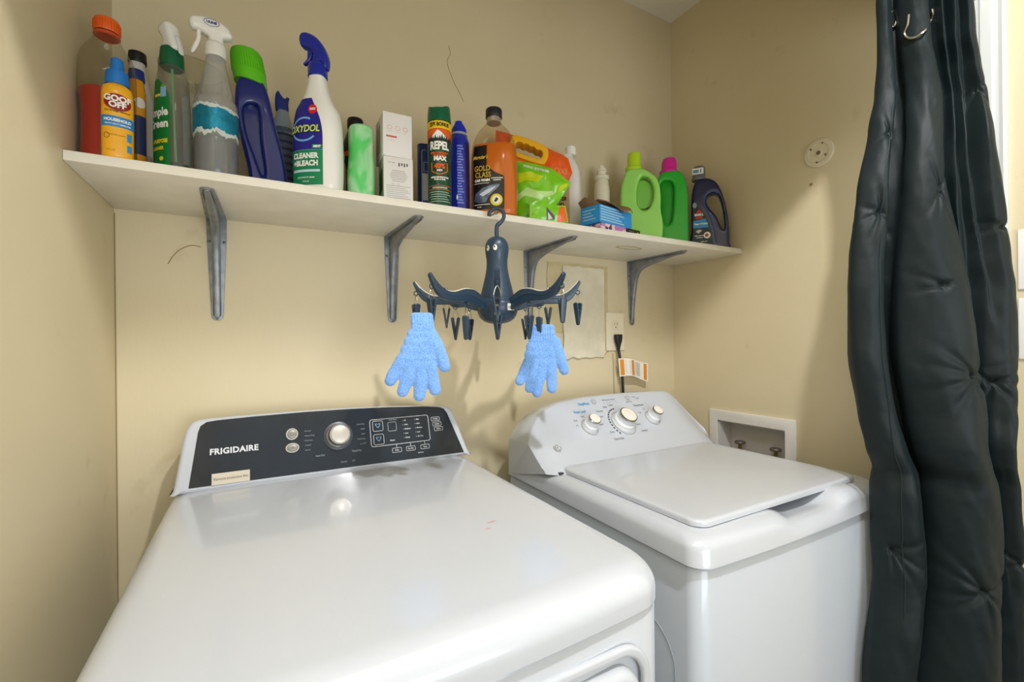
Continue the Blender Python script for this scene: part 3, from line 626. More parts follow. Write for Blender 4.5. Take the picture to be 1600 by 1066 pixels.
B = Loft([(0, .013, .013), (0, .013, .013), (.004, .0145, .0145), (.17, .0145, .0145), (.19, .012, .012), (.196, .011, .011)], 2.0)
obj('bottle_body', B.geo(28), M('e39a20', .35), t); obj('cap', lathe([(.013, .196), (.0135, .199), (.012, .216), (.0001, .218)], 24), M('20307c', .4), t)
fn = B.mapper(-70, .1); deco(t, fn, [ell2(.0, .150, .010, .010, 20, 3)], M('efe9da', .4), 'round_print', .0006); deco(t, fn, [rect2(-.012, .05, .012, .125, 8, 1)], M('29365e', .4), 'dark_band', .0005)

# 4 clear glass bowl
t = on_shelf('glass_vase', 'wide clear glass vase behind the green labelled spray bottle', 'vase', -.118, 1.205, -7.4)
prof = [(.0001, .0), (.030, .0), (.036, .004), (.046, .06), (.053, .14), (.057, .22), (.0585, .280), (.0570, .2805), (.0553, .22), (.0512, .14), (.0445, .06), (.034, .008), (.0001, .006)]
obj('vase_glass', lathe(prof, 56), clear('f6f4ec', .975, .06, .06), t)
obj('rim', tube([(.0578*math.cos(a), .0578*math.sin(a), .2808) for a in [i*PI/24 for i in range(48)]], .0009, 6, 1, closed=True), clear('e9e6da', .8, .15, .5), t)

# 5 clear spray bottle with green label
t = on_shelf('spray_bottle', 'clear spray bottle with green label and green collar, nearly empty', 'spray bottle', -.1345, 1.066, -7, -56)
B = Loft([(0, .028, .020), (0, .028, .020), (.006, .032, .0235), (.08, .033, .024), (.14, .031, .023), (.185, .0265, .021), (.205, .019, .018), (.212, .016, .016)], 2.5)
obj('bottle_body', B.geo(), clear('f2f4ef', .96, .04, .06), t)
obj('liquid', Loft([(.003, .027, .020), (.006, .0305, .022), (.020, .0310, .0225), (.0205, .031, .0225)], 2.5).geo(), M('0f2a1c', .15), t, label='dark green liquid at the bottom')
fn = B.mapper(-90, .08)
deco(t, fn, [shape2(lambda q: -.0285, lambda q: .0235 if q < .75 else .0235 - .028*((q-.75)/.25)**2, .008, .176, 24, 14)], M('0e7a37', .35), 'green_label', .0006)
deco(t, fn, [tx('Simple', -.004, .112, .0215, .0007, .85, cut=.004), tx('Green', -.003, .090, .0215, .0007, .85, cut=.004)], M('f4f4ef', .4), 'white_lettering', .0011)
deco(t, fn, [tx('ALL-PURPOSE', -.004, .058, .0095, .0005, .8, cut=.004), tx('CLEANER', -.004, .045, .0085, .0004, .85, cut=.004), ell2(.006, .026, .005, .004, 14, 2), rect2(-.012, .142, .004, .147, 3, 1)], M('e9d62c', .4), 'yellow_lettering', .0011)
deco(t, fn, [rect2(.004, .140, .017, .160, 4, 2)], M('8fb6dc', .4), 'badge', .0010); deco(t, fn, [ell2(.0105, .161, .005, .003, 12, 2)], M('6fae2c', .4), 'leaf_mark', .0013)
fb = B.mapper(75, .08); deco(t, fb, [rect2(-.018, .012, .018, .165, 8, 6)], M('c9d0d2', .5), 'back_label', .0004)
obj('dip_tube', tube([(0, 0, .212), (.002, 0, .14), (.006, .002, .02)], .0022, 8, 4), M('6fae62', .3), t)
obj('collar', lathe([(.0170, .205), (.0195, .207), (.0195, .222), (.0180, .240), (.015, .243)], 32), M('0b5a38', .35), t, label='green collar')
sp = crv([(-.010, .236), (-.012, .258), (-.018, .268), (-.024, .276), (-.022, .288), (-.008, .294), (.004, .290), (.010, .272), (.018, .250), (.019, .236)], 4, True)
obj('spray_head', fill2d([(p.x, p.y) for p in sp], (), .026, .009, 4), M('e9e8e3', .35), t)
obj('trigger', fill2d([(p.x, p.y) for p in crv([(.013, .262), (.018, .262), (.027, .232), (.024, .229)], 4, True)], (), .009, .003, 3), M('d9dad6', .35), t)

# 6 frosted trigger spray with blue label
t = on_shelf('trigger_spray_bottle', 'frosted white trigger spray bottle with torn metallic blue label', 'spray bottle', -.0640, 1.056, -3.4)
B = Loft([(0, .033, .033), (0, .033, .033), (.005, .0365, .0365), (.02, .037, .037), (.07, .037, .037), (.135, .0375, .0375), (.150, .0365, .0365), (.158, .032, .032), (.19, .025, .025), (.235, .0165, .0165), (.250, .015, .015)], 2.0)
obj('bottle_body', B.geo(), clear('f1f2f0', .93, .03, .20), t)
obj('liquid', Loft([(.002, .032, .032), (.006, .0352, .0352), (.076, .0356, .0356), (.078, .0350, .0350)], 2.0).geo(), M('27323d', .15, coat=.4, var=.2, vscale=30), t, label='murky grey liquid')
fn = B.mapper(-90, .1)
e0 = [random.uniform(-.004, .004) for _ in range(60)]
V, F = [], []; nn = 44
for i in range(nn+1):
    u = -.058 + .116*i/nn; a = .080 + e0[i]*.8 - .004*math.sin(i*.5); b = .139 + e0[-i-1]*.5 - .006*(i/nn)
    for j in range(5): V.append((u, a + (b-a)*j/4))
F = [(i*5+j, (i+1)*5+j, (i+1)*5+j+1, i*5+j+1) for i in range(nn) for j in range(4)]
deco(t, fn, [(V, F)], M('c9d2cf', .4, var=.15, vscale=60), 'torn_label_backing', .0006, 'whitish torn label edge')
V2 = [(u, .112 + (v-.112)*.74 + .002*math.sin(u*180)) for u, v in V]
deco(t, fn, [(V2, F)], M('1d86a8', .22, metal=.45, var=.35, vscale=35, bump=.4, bscale=150), 'blue_label', .0010, 'metallic blue label')
obj('collar', lathe([(.0165, .241), (.0185, .243), (.0185, .262), (.016, .268), (.013, .270)], 40), M('e6e4dd', .4), t)
WPL = M('e9e7e0', .35); spray_head(t, .246, WPL, WPL, s=1.0)
fnh = lambda u, v, o=0: Vector((u, -.0122-o, v))
obj('head_print', join(*[mapg(g, lambda u, v: fnh(u, v, .0003)) for g in (ring2(-.006, .302, .013, .0075, .0010), tx('ULINE', -.006, .302, .0062, .0004))]), M('3a4a7c', .4), t)

# 7 navy detergent bottle with green cap
t = on_shelf('detergent_bottle', 'navy blue detergent bottle with bright green cap and moulded handle', 'bottle', .005, 1.124, 1.4)
ol = crv([(.062, .006), (.064, .0), (-.0, .0), (-.012, .004), (-.016, .05), (-.028, .11), (-.038, .17), (-.039, .205), (-.034, .236), (-.02, .246), (.006, .246), (.021, .225), (.038, .15), (.055, .07)], 5, True)
hole = crv([(-.022, .178), (-.002, .190), (.004, .170), (.006, .120), (.014, .050), (.010, .042), (-.004, .085), (-.018, .130)], 5, True)
NV = M('15236c', .22, coat=.5)
g = fill2d([(p.x, p.y) for p in ol], [[(p.x, p.y) for p in hole]], .050, .008, 4); obj('bottle_body', rounded(g, .0022, 22), NV, t, angle=180)
obj('inner_wall', fill2d([(p.x, p.y) for p in crv([(-.030, .186), (.008, .198), (.016, .12), (.022, .040), (.006, .034), (-.012, .08), (-.028, .13)], 4, True)], (), .016, .006, 3), NV, t)
cp = Loft([(.236, .0315, .030, -.010, 0), (.236, .0315, .030, -.010, 0), (.262, .0318, .0300, -.013, 0), (.300, .0295, .0285, -.018, 0), (.306, .0265, .0255, -.019, 0), (.307, .015, .015, -.019, 0)], 2.1)
cpg = cp.geo(48); [setattr(v, 'z', v.z - .005*(v.x)/.03*max(0, min(1, (.262-v.z)/.026))*1.0) for v in cpg[0]]
cp_ = obj('cap', cpg, M('5fc01c', .35), t, label='bright green cap')
obj('cap_ribs', join(*[tube([cp.at(a, cp.ring(.262), .0002), cp.at(a, cp.ring(.298), .0002)], .0007, 5, 0) for a in [i*2*PI/44 for i in range(44)]]), M('55b016', .4), cp_)

# 8 small navy bottle behind
t = on_shelf('grey_spray_bottle', 'grey bottle with navy spray top standing behind the navy detergent bottle', 'bottle', .060, 1.205, 2.6)
B = Loft([(0, .022, .020), (0, .022, .020), (.004, .024, .022), (.17, .024, .022), (.205, .019, .018), (.232, .013, .013)], 2.2)
obj('bottle_body', B.geo(), M('8e9aa6', .35), t); fn = B.mapper(-90, .1)
deco(t, fn, [rect2(-.026, .03, .030, .19, 12, 6)], M('4c5a72', .4), 'label_panel', .0005)
deco(t, fn, [rect2(-.02, .05+.017*k, .024, .056+.017*k, 10, 1) for k in range(8)], M('252d45', .5), 'label_print', .0010)
obj('spray_head', fill2d([(p.x, p.y) for p in crv([(-.013, .230), (-.016, .262), (-.010, .278), (-.002, .268), (.004, .262), (.014, .266), (.012, .254), (.011, .230)], 4, True)], (), .022, .006, 3), M('1d2f7e', .35), t)

# 9 white cleaner spray with blue trigger
t = on_shelf('cleaner_spray_bottle', 'white cleaner spray bottle with blue trigger and blue green label', 'spray bottle', .1205, 1.052, 6.2, -27)
B = Loft([(0, .044, .027), (0, .044, .027), (.005, .0495, .031), (.06, .0515, .033), (.14, .0500, .032), (.175, .044, .029), (.195, .033, .025), (.215, .0245, .021), (.240, .0185, .018), (.256, .0165, .0165)], 2.6)
WB_ = M('f0f0ec', .28, coat=.3); obj('bottle_body', B.geo(56), WB_, t, angle=60); fn = B.mapper(-98, .08)
deco(t, fn, [shape2(lambda q: -.036, lambda q: .036 if q < .2 else .036-.026*((q-.2)/.8)**2.2, .085, .196, 24, 14)], M('27248f', .3), 'blue_label', .0006)
deco(t, fn, [rect2(-.036, .012, .036, .0845, 16, 10)], M('11875a', .3), 'green_label', .0006)
deco(t, fn, [rect2(.014, .0865, .035, .095, 6, 2)], M('11875a', .3), 'mint_flag', .0010); 
deco(t, fn, [ell2(.015, .170, .0105, .0105, 24, 3)], M('d8222c', .3), 'red_badge', .0010)
deco(t, fn, [tx('OXY', .015, .170, .0065, .0004, cut=.004), tx('MINT', .0245, .0905, .0062, .0004, cut=.004), tx('CLEANER', -.001, .0715, .0150, .0008, .86, cut=.004), tx('+BLEACH', -.001, .0560, .0150, .0008, .86, cut=.004), tx('KILLS 99.9% OF GERMS', 0, .027, .0038, .0001, cut=.004), tx('32 FL OZ', 0, .019, .0034, .0001, cut=.004)], M('f4f6f4', .4), 'white_lettering', .0014)
deco(t, fn, [rect2(-.030, .0385, .030, .0435, 12, 1)], M('c8dcec', .4), 'pale_strip', .0010)
deco(t, fn, [tx('OXYDOL', -.004, .128, .0195, .0022, .82, cut=.004, shear=.2)], M('12301c', .4), 'brand_outline', .0012)
deco(t, fn, [tx('OXYDOL', -.004, .128, .0195, .0006, .82, cut=.004, shear=.2)], M('cfe08a', .4), 'brand_lettering', .0018)
sw = [(( .030*math.cos(a)*(1 if k == 0 else .87)-.004, .128+.026*math.sin(a)*(1 if k == 0 else .85))) for a in [math.radians(q) for q in range(60, 330, 9)] for k in (0, 1)]
deco(t, fn, [(sw, [(2*i, 2*i+2, 2*i+3, 2*i+1) for i in range(len(sw)//2-1)])], M('79b5e6', .3), 'pale_swirl', .0010)
BT = M('1d2c9c', .3, coat=.3)
obj('collar', lathe([(.0180, .250), (.0200, .252), (.0200, .272), (.0170, .280), (.012, .284)], 36), BT, t)
hd = crv([(-.030, .318), (-.034, .335), (-.029, .346), (-.016, .346), (.002, .334), (.016, .312), (.023, .288), (.020, .268), (.012, .272), (.010, .280), (-.008, .280), (-.006, .300), (-.016, .312)], 4, True)
obj('spray_head', fill2d([(p.x*1.1, p.y) for p in hd], (), .024, .008, 4), BT, t)
obj('trigger', fill2d([(p.x*1.1, p.y) for p in crv([(-.017, .316), (-.009, .312), (-.010, .296), (-.018, .284), (-.026, .280), (-.027, .283), (-.020, .292), (-.019, .304)], 4, True)], (), .011, .003, 3), BT, t)

# 10 dark bottle with black cap, amber bottle
t = on_shelf('dark_fluid_bottle', 'black capped dark bottle with orange marks, behind the mottled green cylinder', 'bottle', .222, 1.185, 10.4)
B = Loft([(0, .029, .026), (0, .029, .026), (.005, .032, .029), (.14, .033, .030), (.18, .029, .026), (.205, .021, .020), (.215, .0165, .0165), (.222, .016, .016)], 2.2)
obj('bottle_body', B.geo(), M('1b1c1f', .28), t); obj('cap', lathe([(.0185, .218), (.0195, .220), (.0195, .238), (.018, .242), (.0001, .243)], 32), M('131314', .4), t)
fn = B.mapper(-100, .1); deco(t, fn, [rect2(-.030, .140, .0, .152, 8, 1), shape2(lambda q: -.034, lambda q: -.002-.02*q, .07, .13, 8, 8)], M('e0591c', .35), 'orange_label', .0006)
t = on_shelf('amber_bottle', 'small pale bottle of amber liquid between the white cleaner bottle and the mottled green cylinder', 'bottle', .180, 1.150, 9)
B = Loft([(0, .010, .010), (0, .010, .010), (.003, .0125, .0125), (.10, .0125, .0125), (.118, .010, .010), (.124, .008, .008)], 2.0)
obj('bottle_body', B.geo(24), M('d9c7a0', .3), t); obj('cap', lathe([(.010, .122), (.0105, .124), (.010, .136), (.0001, .137)], 20), M('e4e0d4', .4), t)
deco(t, B.mapper(-95, .06), [rect2(-.008, .02, .008, .095, 5, 2)], M('c98a2a', .4), 'amber_label', .0006)

# 11 pale green crinkled roll
t = on_shelf('mottled_container', 'pale green and white mottled cylinder left of the two stacked boxes', 'container', .209, 1.052, 11.2)
m = bpy.data.materials.new('mottled_green'); m.use_nodes = True; nt = m.node_tree; b = nt.nodes['Principled BSDF']
tc = nt.nodes.new('ShaderNodeTexCoord'); mp = nt.nodes.new('ShaderNodeMapping'); mp.inputs['Scale'].default_value = (14, 14, 9); nz = nt.nodes.new('ShaderNodeTexNoise'); nz.inputs['Scale'].default_value = 1.2; nz.inputs['Distortion'].default_value = .8
rp_ = nt.nodes.new('ShaderNodeValToRGB'); rp_.color_ramp.elements[0].position = .38; rp_.color_ramp.elements[0].color = lin('57cf6a'); rp_.color_ramp.elements[1].position = .66; rp_.color_ramp.elements[1].color = lin('d7eed8')
nt.links.new(tc.outputs['Object'], mp.inputs[0]); nt.links.new(mp.outputs[0], nz.inputs['Vector']); nt.links.new(nz.outputs['Fac'], rp_.inputs['Fac']); nt.links.new(rp_.outputs['Color'], b.inputs['Base Color']); b.inputs['Roughness'].default_value = .35
B = Loft([(0, .028, .028), (0, .028, .028), (.003, .0295, .0295), (.04, .0297, .0297), (.07, .0290, .0290), (.11, .0265, .0265), (.150, .0262, .0262), (.160, .0255, .0255), (.1635, .023, .023)], 2.0)
g = B.geo(48)
for v in g[0]: q = 1 + .05*noise.noise(Vector((v.x*40, v.y*40, v.z*18))); v.x *= q; v.y *= q
obj('wrapper', g, m, t, angle=80)

# 12 two white boxes
for k, (zz, hh, trn, l) in enumerate(((0, .1035, 9, 'lower white box of the two stacked, small grey print and warning text'), (.1040, .099, 13, 'upper white box of the two stacked, three pink icons and red line'))):
    t = on_shelf('white_box', l, 'box', .290 - .004*k, 1.066, 14.9, trn, 'stacked small white boxes', zz)
    wd, dp = .033, .040
    obj('carton', box(-wd, -dp, 0, wd, dp, hh, .0012, 2), M('e6e4e4', .45), t)
    fr = front(-dp); sd = lambda u, v, o=0: Vector((-wd - o, -u, v))
    if k:
        PK = M('d79a94', .5)
        deco(t, fr, [ring2(x, .065, .0058, .0048, .0009, 18) for x in (-.018, .0, .018)], PK, 'pink_icons', .0004)
        deco(t, fr, [rect2(-.026, .0425, -.002, .0465)], M('c8605c', .5), 'red_line', .0004)
        deco(t, fr, [tx(s_, x, .056, .0034) for s_, x in (('Natural', -.018), ('Gentle', 0), ('Safe', .018))] + [tx('for daily care', -.014, .036, .0036)], M('b9b3b6', .5), 'grey_print', .0004)
        deco(t, sd, [rect2(-.025+.014*j, .015, -.016+.014*j, .080) for j in range(3)], M('b5b0a6', .5), 'side_print', .0004)
        deco(t, lambda u, v, o=0: Vector((u, v, hh+o)), [rect2(-.031, -.0005, .031, .0005), ], M('b7b3ad', .6), 'lid_slit', .0003)
    else:
        deco(t, fr, [rect2(.000+.006*j, .083 + .002*(j % 2), .003+.006*j, .091) for j in range(4)] + [tx('LOT 4182', -.016, .090, .0036)], M('54545a', .5), 'stamp', .0004)
        deco(t, fr, [rect2(-.020+.002*abs(j-3), .048+.004*j, .020-.002*abs(j-3), .0495+.004*j) for j in range(7)] + [rect2(-.027, .010+.0045*j, .027-.006*(j % 3), .0113+.0045*j) for j in range(7)] + [ring2(.0, .041, .003, .003, .0006, 14), ring2(-.012, .041, .003, .003, .0006, 14)], M('b2b0b0', .5), 'fine_print', .0004)
        deco(t, sd, [rect2(-.030, .006, .034, .085)], M('b9e0bd', .5), 'green_side_panel', .0004); deco(t, sd, [rect2(-.022+.013*j, .030, -.013+.013*j, .080) for j in range(4)], M('34503a', .5), 'side_print', .0008)

# 13 blue flat tin
t = on_shelf('blue_tin', 'flat dark blue can half hidden behind the dark green aerosol', 'tin', .406, 1.150, 19.3, 10)
B = Loft([(0, .033, .016), (0, .033, .016), (.003, .0345, .0175), (.194, .0345, .0175), (.197, .033, .016)], 3.2)
obj('tin_body', B.geo(), M('16357e', .3, coat=.3), t); fn = B.mapper(-90, .1)
deco(t, fn, [frame2(-.026, .040, .026, .182, .006, .0012)], M('c9d2e2', .4), 'white_outline', .0006); deco(t, fn, [rect2(-.024, .050, .02, .120, 8, 2)], M('c3cad6', .4), 'pale_label', .0006)
deco(t, fn, [frame2(-.021, .125, .018, .150, .004, .0012)], M('8fb0dc', .4), 'blue_frame', .0007)
obj('rim', tube([(q.x, q.y, .197) for q in [B.at(2*PI*i/40, (0, .0335, .0165, 0, 0)) for i in range(40)]], .0012, 6, 1, closed=True), M('1b2a52', .3, metal=.4), t)

# 14 green repellent aerosol
t = on_shelf('aerosol_can', 'dark green aerosol can with yellow bonus band and orange mountain print', 'aerosol can', .3885, 1.036, 20.5, 0)
B = Loft([(0, .0262, .0262), (0, .0262, .0262), (.002, .0280, .0280), (.2035, .0280, .0280), (.2055, .0276, .0276)], 2.0)
obj('can_body', B.geo(48), M('0c4a36', .22, metal=.25, coat=.4), t); fn = B.mapper(-90, .1)
V, F = lathe([(.0274, .2050), (.0284, .206), (.0280, .222), (.0262, .2415), (.0250, .2440)], 48)
for v in V:
    if v.z > .235: v.z += .0055*math.cos(2*math.atan2(v.y, v.x)+.4) - .004
obj('cap', join((V, F), lathe([(.0001, .222), (.024, .224), (.0255, .236)], 48)), M('0d5f42', .25, coat=.4), t, label='green plastic cap')
YE = M('f0c81e', .35); OR = M('e2611c', .35); WH = M('f3f1ea', .4)
deco(t, fn, [rect2(-.044, .1845, .044, .2025, 30, 1)], YE, 'yellow_band', .0004); deco(t, fn, [rect2(-.044, .155, .044, .184, 30, 1)], OR, 'orange_sky', .0004)
deco(t, fn, [tx('25% BONUS', 0, .1935, .0125, .0006, .72, cut=.003)], M('14251e', .4), 'band_lettering', .0009)
deco(t, fn, [poly2([(-.022, .162), (-.004, .181), (.004, .176), (.022, .160)], .005)], M('eceff0', .4), 'snowy_mountain', .0007)
deco(t, fn, [poly2([(x-.004, .155), (x, .155+h_), (x+.004, .155)], .006) for x, h_ in [(-.030+.0052*k, .010+.008*((k*7) % 5)/5) for k in range(13)]], M('122a28', .4), 'pine_trees', .0010)
deco(t, fn, [tx('REPEL', 0, .143, .0255, .0012, .70, cut=.003), tx('MAX', .001, .1130, .0135, .0009, 1.0, cut=.003), tx('DEET', 0, .0850, .0055, .0003, cut=.003), tx('REPELS MOSQUITOES', 0, .0690, .0045, .0003, cut=.003), tx('TICKS & FLIES', 0, .0640, .0045, .0003, cut=.003)], WH, 'white_lettering', .0009)
deco(t, fn, [tx('INSECT REPELLENT', 0, .1265, .0056, .0003, .9, cut=.003), tx('SPORTSMEN', 0, .1205, .0060, .0003, .9, cut=.003), tx('40%', 0, .0950, .0155, .0009, .95, cut=.003), rect2(-.030, .040, .030, .0415, 20, 1), rect2(-.030, .049, .030, .0503, 20, 1)] + [(lambda A, n_: (A + [(x*.88, .0935+(y-.0935)*.88) for x, y in A], [(i, (i+1) % n_, n_+(i+1) % n_, n_+i) for i in range(n_)]))([(-.020, .104), (0, .1065), (.020, .104), (.020, .084), (.012, .079), (0, .0745), (-.012, .079), (-.020, .084)], 8)], OR, 'orange_lettering', .0008)
deco(t, fn, [rect2(-.028+.004*(k % 2), .012+.0055*k, .028-.005*(k % 3), .0136+.0055*k, 16, 1) for k in range(5)] + [rect2(-.018, .0435, .018, .0465, 10, 1)], M('a9c4b4', .5), 'fine_print', .0006)

# 15 blue aerosol
t = on_shelf('blue_spray_can', 'slim royal blue can with blue nozzle cap beside the green aerosol', 'aerosol can', .4585, 1.080, 23.2)
B = Loft([(0, .024, .024), (0, .024, .024), (.002, .0258, .0258), (.190, .0258, .0258), (.202, .0225, .0225), (.210, .0185, .0185)], 2.0)
obj('can_body', B.geo(44), M('1b2aa0', .25, coat=.4), t); fn = B.mapper(-90, .1)
obj('shoulder_ring', lathe([(.0190, .2085), (.0215, .2095), (.0205, .214), (.0170, .2155)], 36), M('c9ccd2', .3, metal=.5), t)
obj('cap', join(lathe([(.0195, .214), (.0195, .224), (.0125, .238), (.011, .2385)], 32), lathe([(.0085, .237), (.0085, .246), (.0001, .247)], 20), box(-.010, -.004, .236, -.004, .004, .246, .001)), M('1a2fb4', .3), t)
deco(t, fn, [rect2(-.006+.0008*(k % 3), .03+.0068*k, .011-.002*(k % 4), .0335+.0068*k, 6, 1) for k in range(22)], M('7f90dc', .4), 'pale_print', .0005)
deco(t, fn, [rect2(.016, .02, .034, .185, 6, 2)], M('2b1844', .35), 'dark_panel', .0004); deco(t, fn, [ell2(-.006, .045, .002, .006, 12, 2)], WH, 'white_mark', .0006)

# 16 amber car wash bottle
t = on_shelf('car_wash_bottle', 'clear bottle of amber car wash with black cap and black label', 'bottle', .545, 1.052, 27.5, -10)
B = Loft([(0, .054, .030), (0, .054, .030), (.006, .0605, .036), (.08, .0615, .0365), (.16, .0600, .036), (.195, .055, .034), (.225, .040, .029), (.245, .022, .021), (.252, .0185, .0185), (.262, .0180, .018)], 2.7)
AMB = None
obj('bottle_body', B.geo(60), clear('f6efe2', .98, .02, .01), t, angle=60)
obj('liquid', Loft([(.003, .052, .029), (.007, .0585, .034), (.08, .0595, .0345), (.16, .0580, .034), (.186, .0545, .0325), (.1875, .0540, .032)], 2.7).geo(56), M('e07812', .15, coat=.5, name='amber_liquid'), t, label='amber liquid')
obj('neck_sleeve', lathe([(.0185, .250), (.0185, .264)], 30), M('c3bfb6', .3, metal=.4), t)
obj('cap', lathe([(.0205, .262), (.0215, .264), (.0215, .282), (.0200, .2855), (.0001, .2865)], 40), M('242426', .4), t)
fn = B.mapper(-91, .1); BKL = M('17171a', .3, coat=.2)
deco(t, fn, [shape2(lambda q: -.048, lambda q: .034 if q < .52 else (.034-.044*min(1, (q-.52)/.16)**.6 if q < .70 else -.010), .018, .180, 40, 14)], BKL, 'black_label', .0006)
YG = M('d9b23c', .4)
deco(t, fn, [tx("Meguiar's", -.028, .150, .0130, .0003, .84, cut=.004, shear=.35)], M('e8c23a', .4), 'yellow_script', .0012)
deco(t, fn, [tx('GOLD', -.022, .121, .0190, .0003, .80, cut=.004), tx('CLASS', -.020, .1045, .0190, .0003, .80, cut=.004)], YG, 'gold_lettering', .0012)
deco(t, fn, [tx('CAR WASH', -.022, .091, .0085, .0006, .92, cut=.004), tx('CONDITIONING', .016, .0950, .0040, .0002, cut=.004), tx('SHAMPOO', .016, .0900, .0040, .0002, cut=.004), tx('FL OZ', -.030, .0235, .0040, .0002, cut=.004), rect2(-.044, .0830, -.004, .0842, 6, 1), rect2(-.044, .0290, -.002, .0305, 6, 1)], WH, 'white_lettering', .0012)
deco(t, fn, [poly2([(-.045, .040), (-.040, .058), (-.020, .072), (.010, .080), (.024, .079), (.012, .066), (-.004, .052), (-.012, .036), (-.030, .034)], .005)], M('6f7ea0', .25, metal=.5, var=.5, vscale=60), 'car_picture', .0010)
deco(t, fn, [poly2([(-.030, .056), (-.010, .067), (.014, .075), (-.002, .060), (-.020, .050)], .005)], M('d4dae6', .25), 'car_highlight', .0013)
deco(t, fn, [ell2(.014, .040, .0155, .0155, 26, 3)], M('e8cf1e', .35), 'yellow_badge', .0010); deco(t, fn, [ell2(.014, .040, .0105, .0105, 22, 3)], WH, 'badge_centre', .0014)
deco(t, fn, [poly2([(.008, .036), (.013, .046), (.019, .043), (.016, .037), (.012, .034)], .006)], M('22231f', .4), 'badge_emblem', .0018)
deco(t, B.mapper(100, .1), [rect2(-.03, .03, .035, .16, 10, 6)], M('c56a14', .4), 'rear_label', .0004)
obj('edge_highlight_rib', tube([(.056, -.010, .02), (.0575, -.010, .09), (.055, -.010, .17)], .0016, 6, 4), clear('f0c080', .8, .2, .3), t)

# 17 pouches
def pillow(outline, bulge, edge=.0012, N=46, seed=1, crease=.0, hole=None):
    """closed pouch: front and back sheet meeting at a thin sealed edge"""
    xs = [p[0] for p in outline]; ys = [p[1] for p in outline]; x0, x1, y0, y1 = min(xs), max(xs), min(ys), max(ys)
    bm = bmesh.new(); vs = [bm.verts.new((x, y, 0)) for x, y in outline]; bm.faces.new(vs); bmesh.ops.triangulate(bm, faces=bm.faces)
    for _ in range(6):
        es = [e for e in bm.edges if e.calc_length() > .010]
        if not es: break
        bmesh.ops.subdivide_edges(bm, edges=es, cuts=1); bmesh.ops.triangulate(bm, faces=bm.faces); 
    for _ in range(3): bmesh.ops.smooth_vert(bm, verts=[v for v in bm.verts if not v.is_boundary], factor=.5, use_axis_x=True, use_axis_y=True, use_axis_z=False)
    if hole:
        def inside(p):
            c = False; n_ = len(hole)
            for i in range(n_):
                a, b = hole[i], hole[i-1]
                if (a[1] > p.y) != (b[1] > p.y) and p.x < (b[0]-a[0])*(p.y-a[1])/(b[1]-a[1]) + a[0]: c = not c
            return c
        bmesh.ops.delete(bm, geom=[f for f in bm.faces if inside(f.calc_center_median()) or any(inside(v.co) for v in f.verts)], context='FACES')
    g = from_bm(bm); n_ = len(g[0]); O = [Vector((a, b)) for a, b in outline]
    def dist(p):
        d = 9
        for a, b in zip(O, O[1:]+O[:1]):
            ab = b-a; t_ = max(0, min(1, (p-a).dot(ab)/max(1e-9, ab.length_squared))); d = min(d, (a+ab*t_-p).length)
        return d
    def f(v, sgn):
        d = dist(Vector((v.x, v.y))); k = 1 - math.exp(-max(0, d-.004)/.014); w_ = crease*noise.noise(Vector((v.x*38+seed, v.y*38, sgn)))*min(1, d/.012)
        return sgn*(edge + (bulge*k if d > .004 else 0)) + w_
    V = [Vector((v.x, -f(v, 1), v.y)) for v in g[0]] + [Vector((v.x, -f(v, -1), v.y)) for v in g[0]]
    F = list(g[1]) + [tuple(i+n_ for i in q)[::-1] for q in g[1]]
    from collections import Counter
    cnt = Counter(frozenset((q[i], q[(i+1) % 3])) for q in g[1] for i in range(3))
    for q in g[1]:
        for i in range(3):
            a, b = q[i], q[(i+1) % 3]
            if cnt[frozenset((a, b))] == 1: F.append((b, a, a+n_, b+n_))
    return (V, F), (lambda p: f(Vector((p[0], p[1], 0)), 1))
def onp(fz, g, off): return [Vector((x, -fz((x, y)) - off, y)) for x, y in g[0]], g[1]
az = 30
t = on_shelf('orange_refill_pouch', 'large orange refill pouch with yellow carry handle leaning behind the car wash bottle', 'pouch', .722, 1.165, 32.0, 4)
# outline in local x,z (x=0 at centre)
OL = [(-.098, .02), (-.105, .10), (-.108, .20), (-.100, .318), (-.055, .306), (.0, .283), (.060, .262), (.098, .245), (.118, .232), (.130, .190), (.112, .150), (.080, .10), (.045, .05), (.02, .004), (-.04, .002)]
ORP = M('ee5f1a', .28, coat=.4, name='orange_film')
holeO = [(-.048, .253), (-.044, .270), (-.030, .272), (.030, .246), (.040, .236), (.036, .224), (.020, .222), (-.038, .240)]
ho = crv([(-.060, .258), (-.054, .286), (-.032, .291), (.040, .264), (.056, .244), (.050, .216), (.030, .206), (-.046, .232)], 5, True)
hi = crv([(-.044, .254), (-.040, .270), (-.028, .272), (-.018, .266), (-.008, .266), (.002, .259), (.012, .258), (.020, .250), (.032, .248), (.038, .238), (.034, .226), (.022, .224), (-.034, .242)], 4, True)
g, fz = pillow([tuple(p) for p in OL], .018, crease=.006, seed=3, hole=[(p.x, p.y) for p in hi]); obj('pouch_body', g, ORP, t, angle=70)
def solid(o_, i_, th, bv): return fill2d([(p.x, p.y) for p in o_], [[(p.x, p.y) for p in i_]] if i_ else (), th, bv, 3)
hh_ = obj('carry_handle', xf(solid(ho, hi, .052, .004), Matrix()), M('f2b414', .35), t, label='yellow moulded handle frame')
obj('lettering', join(onp(fz, tx('OXI', .092, .188, .024, .0006, .95, cut=.006), .0012)), M('f59a5a', .4), t)
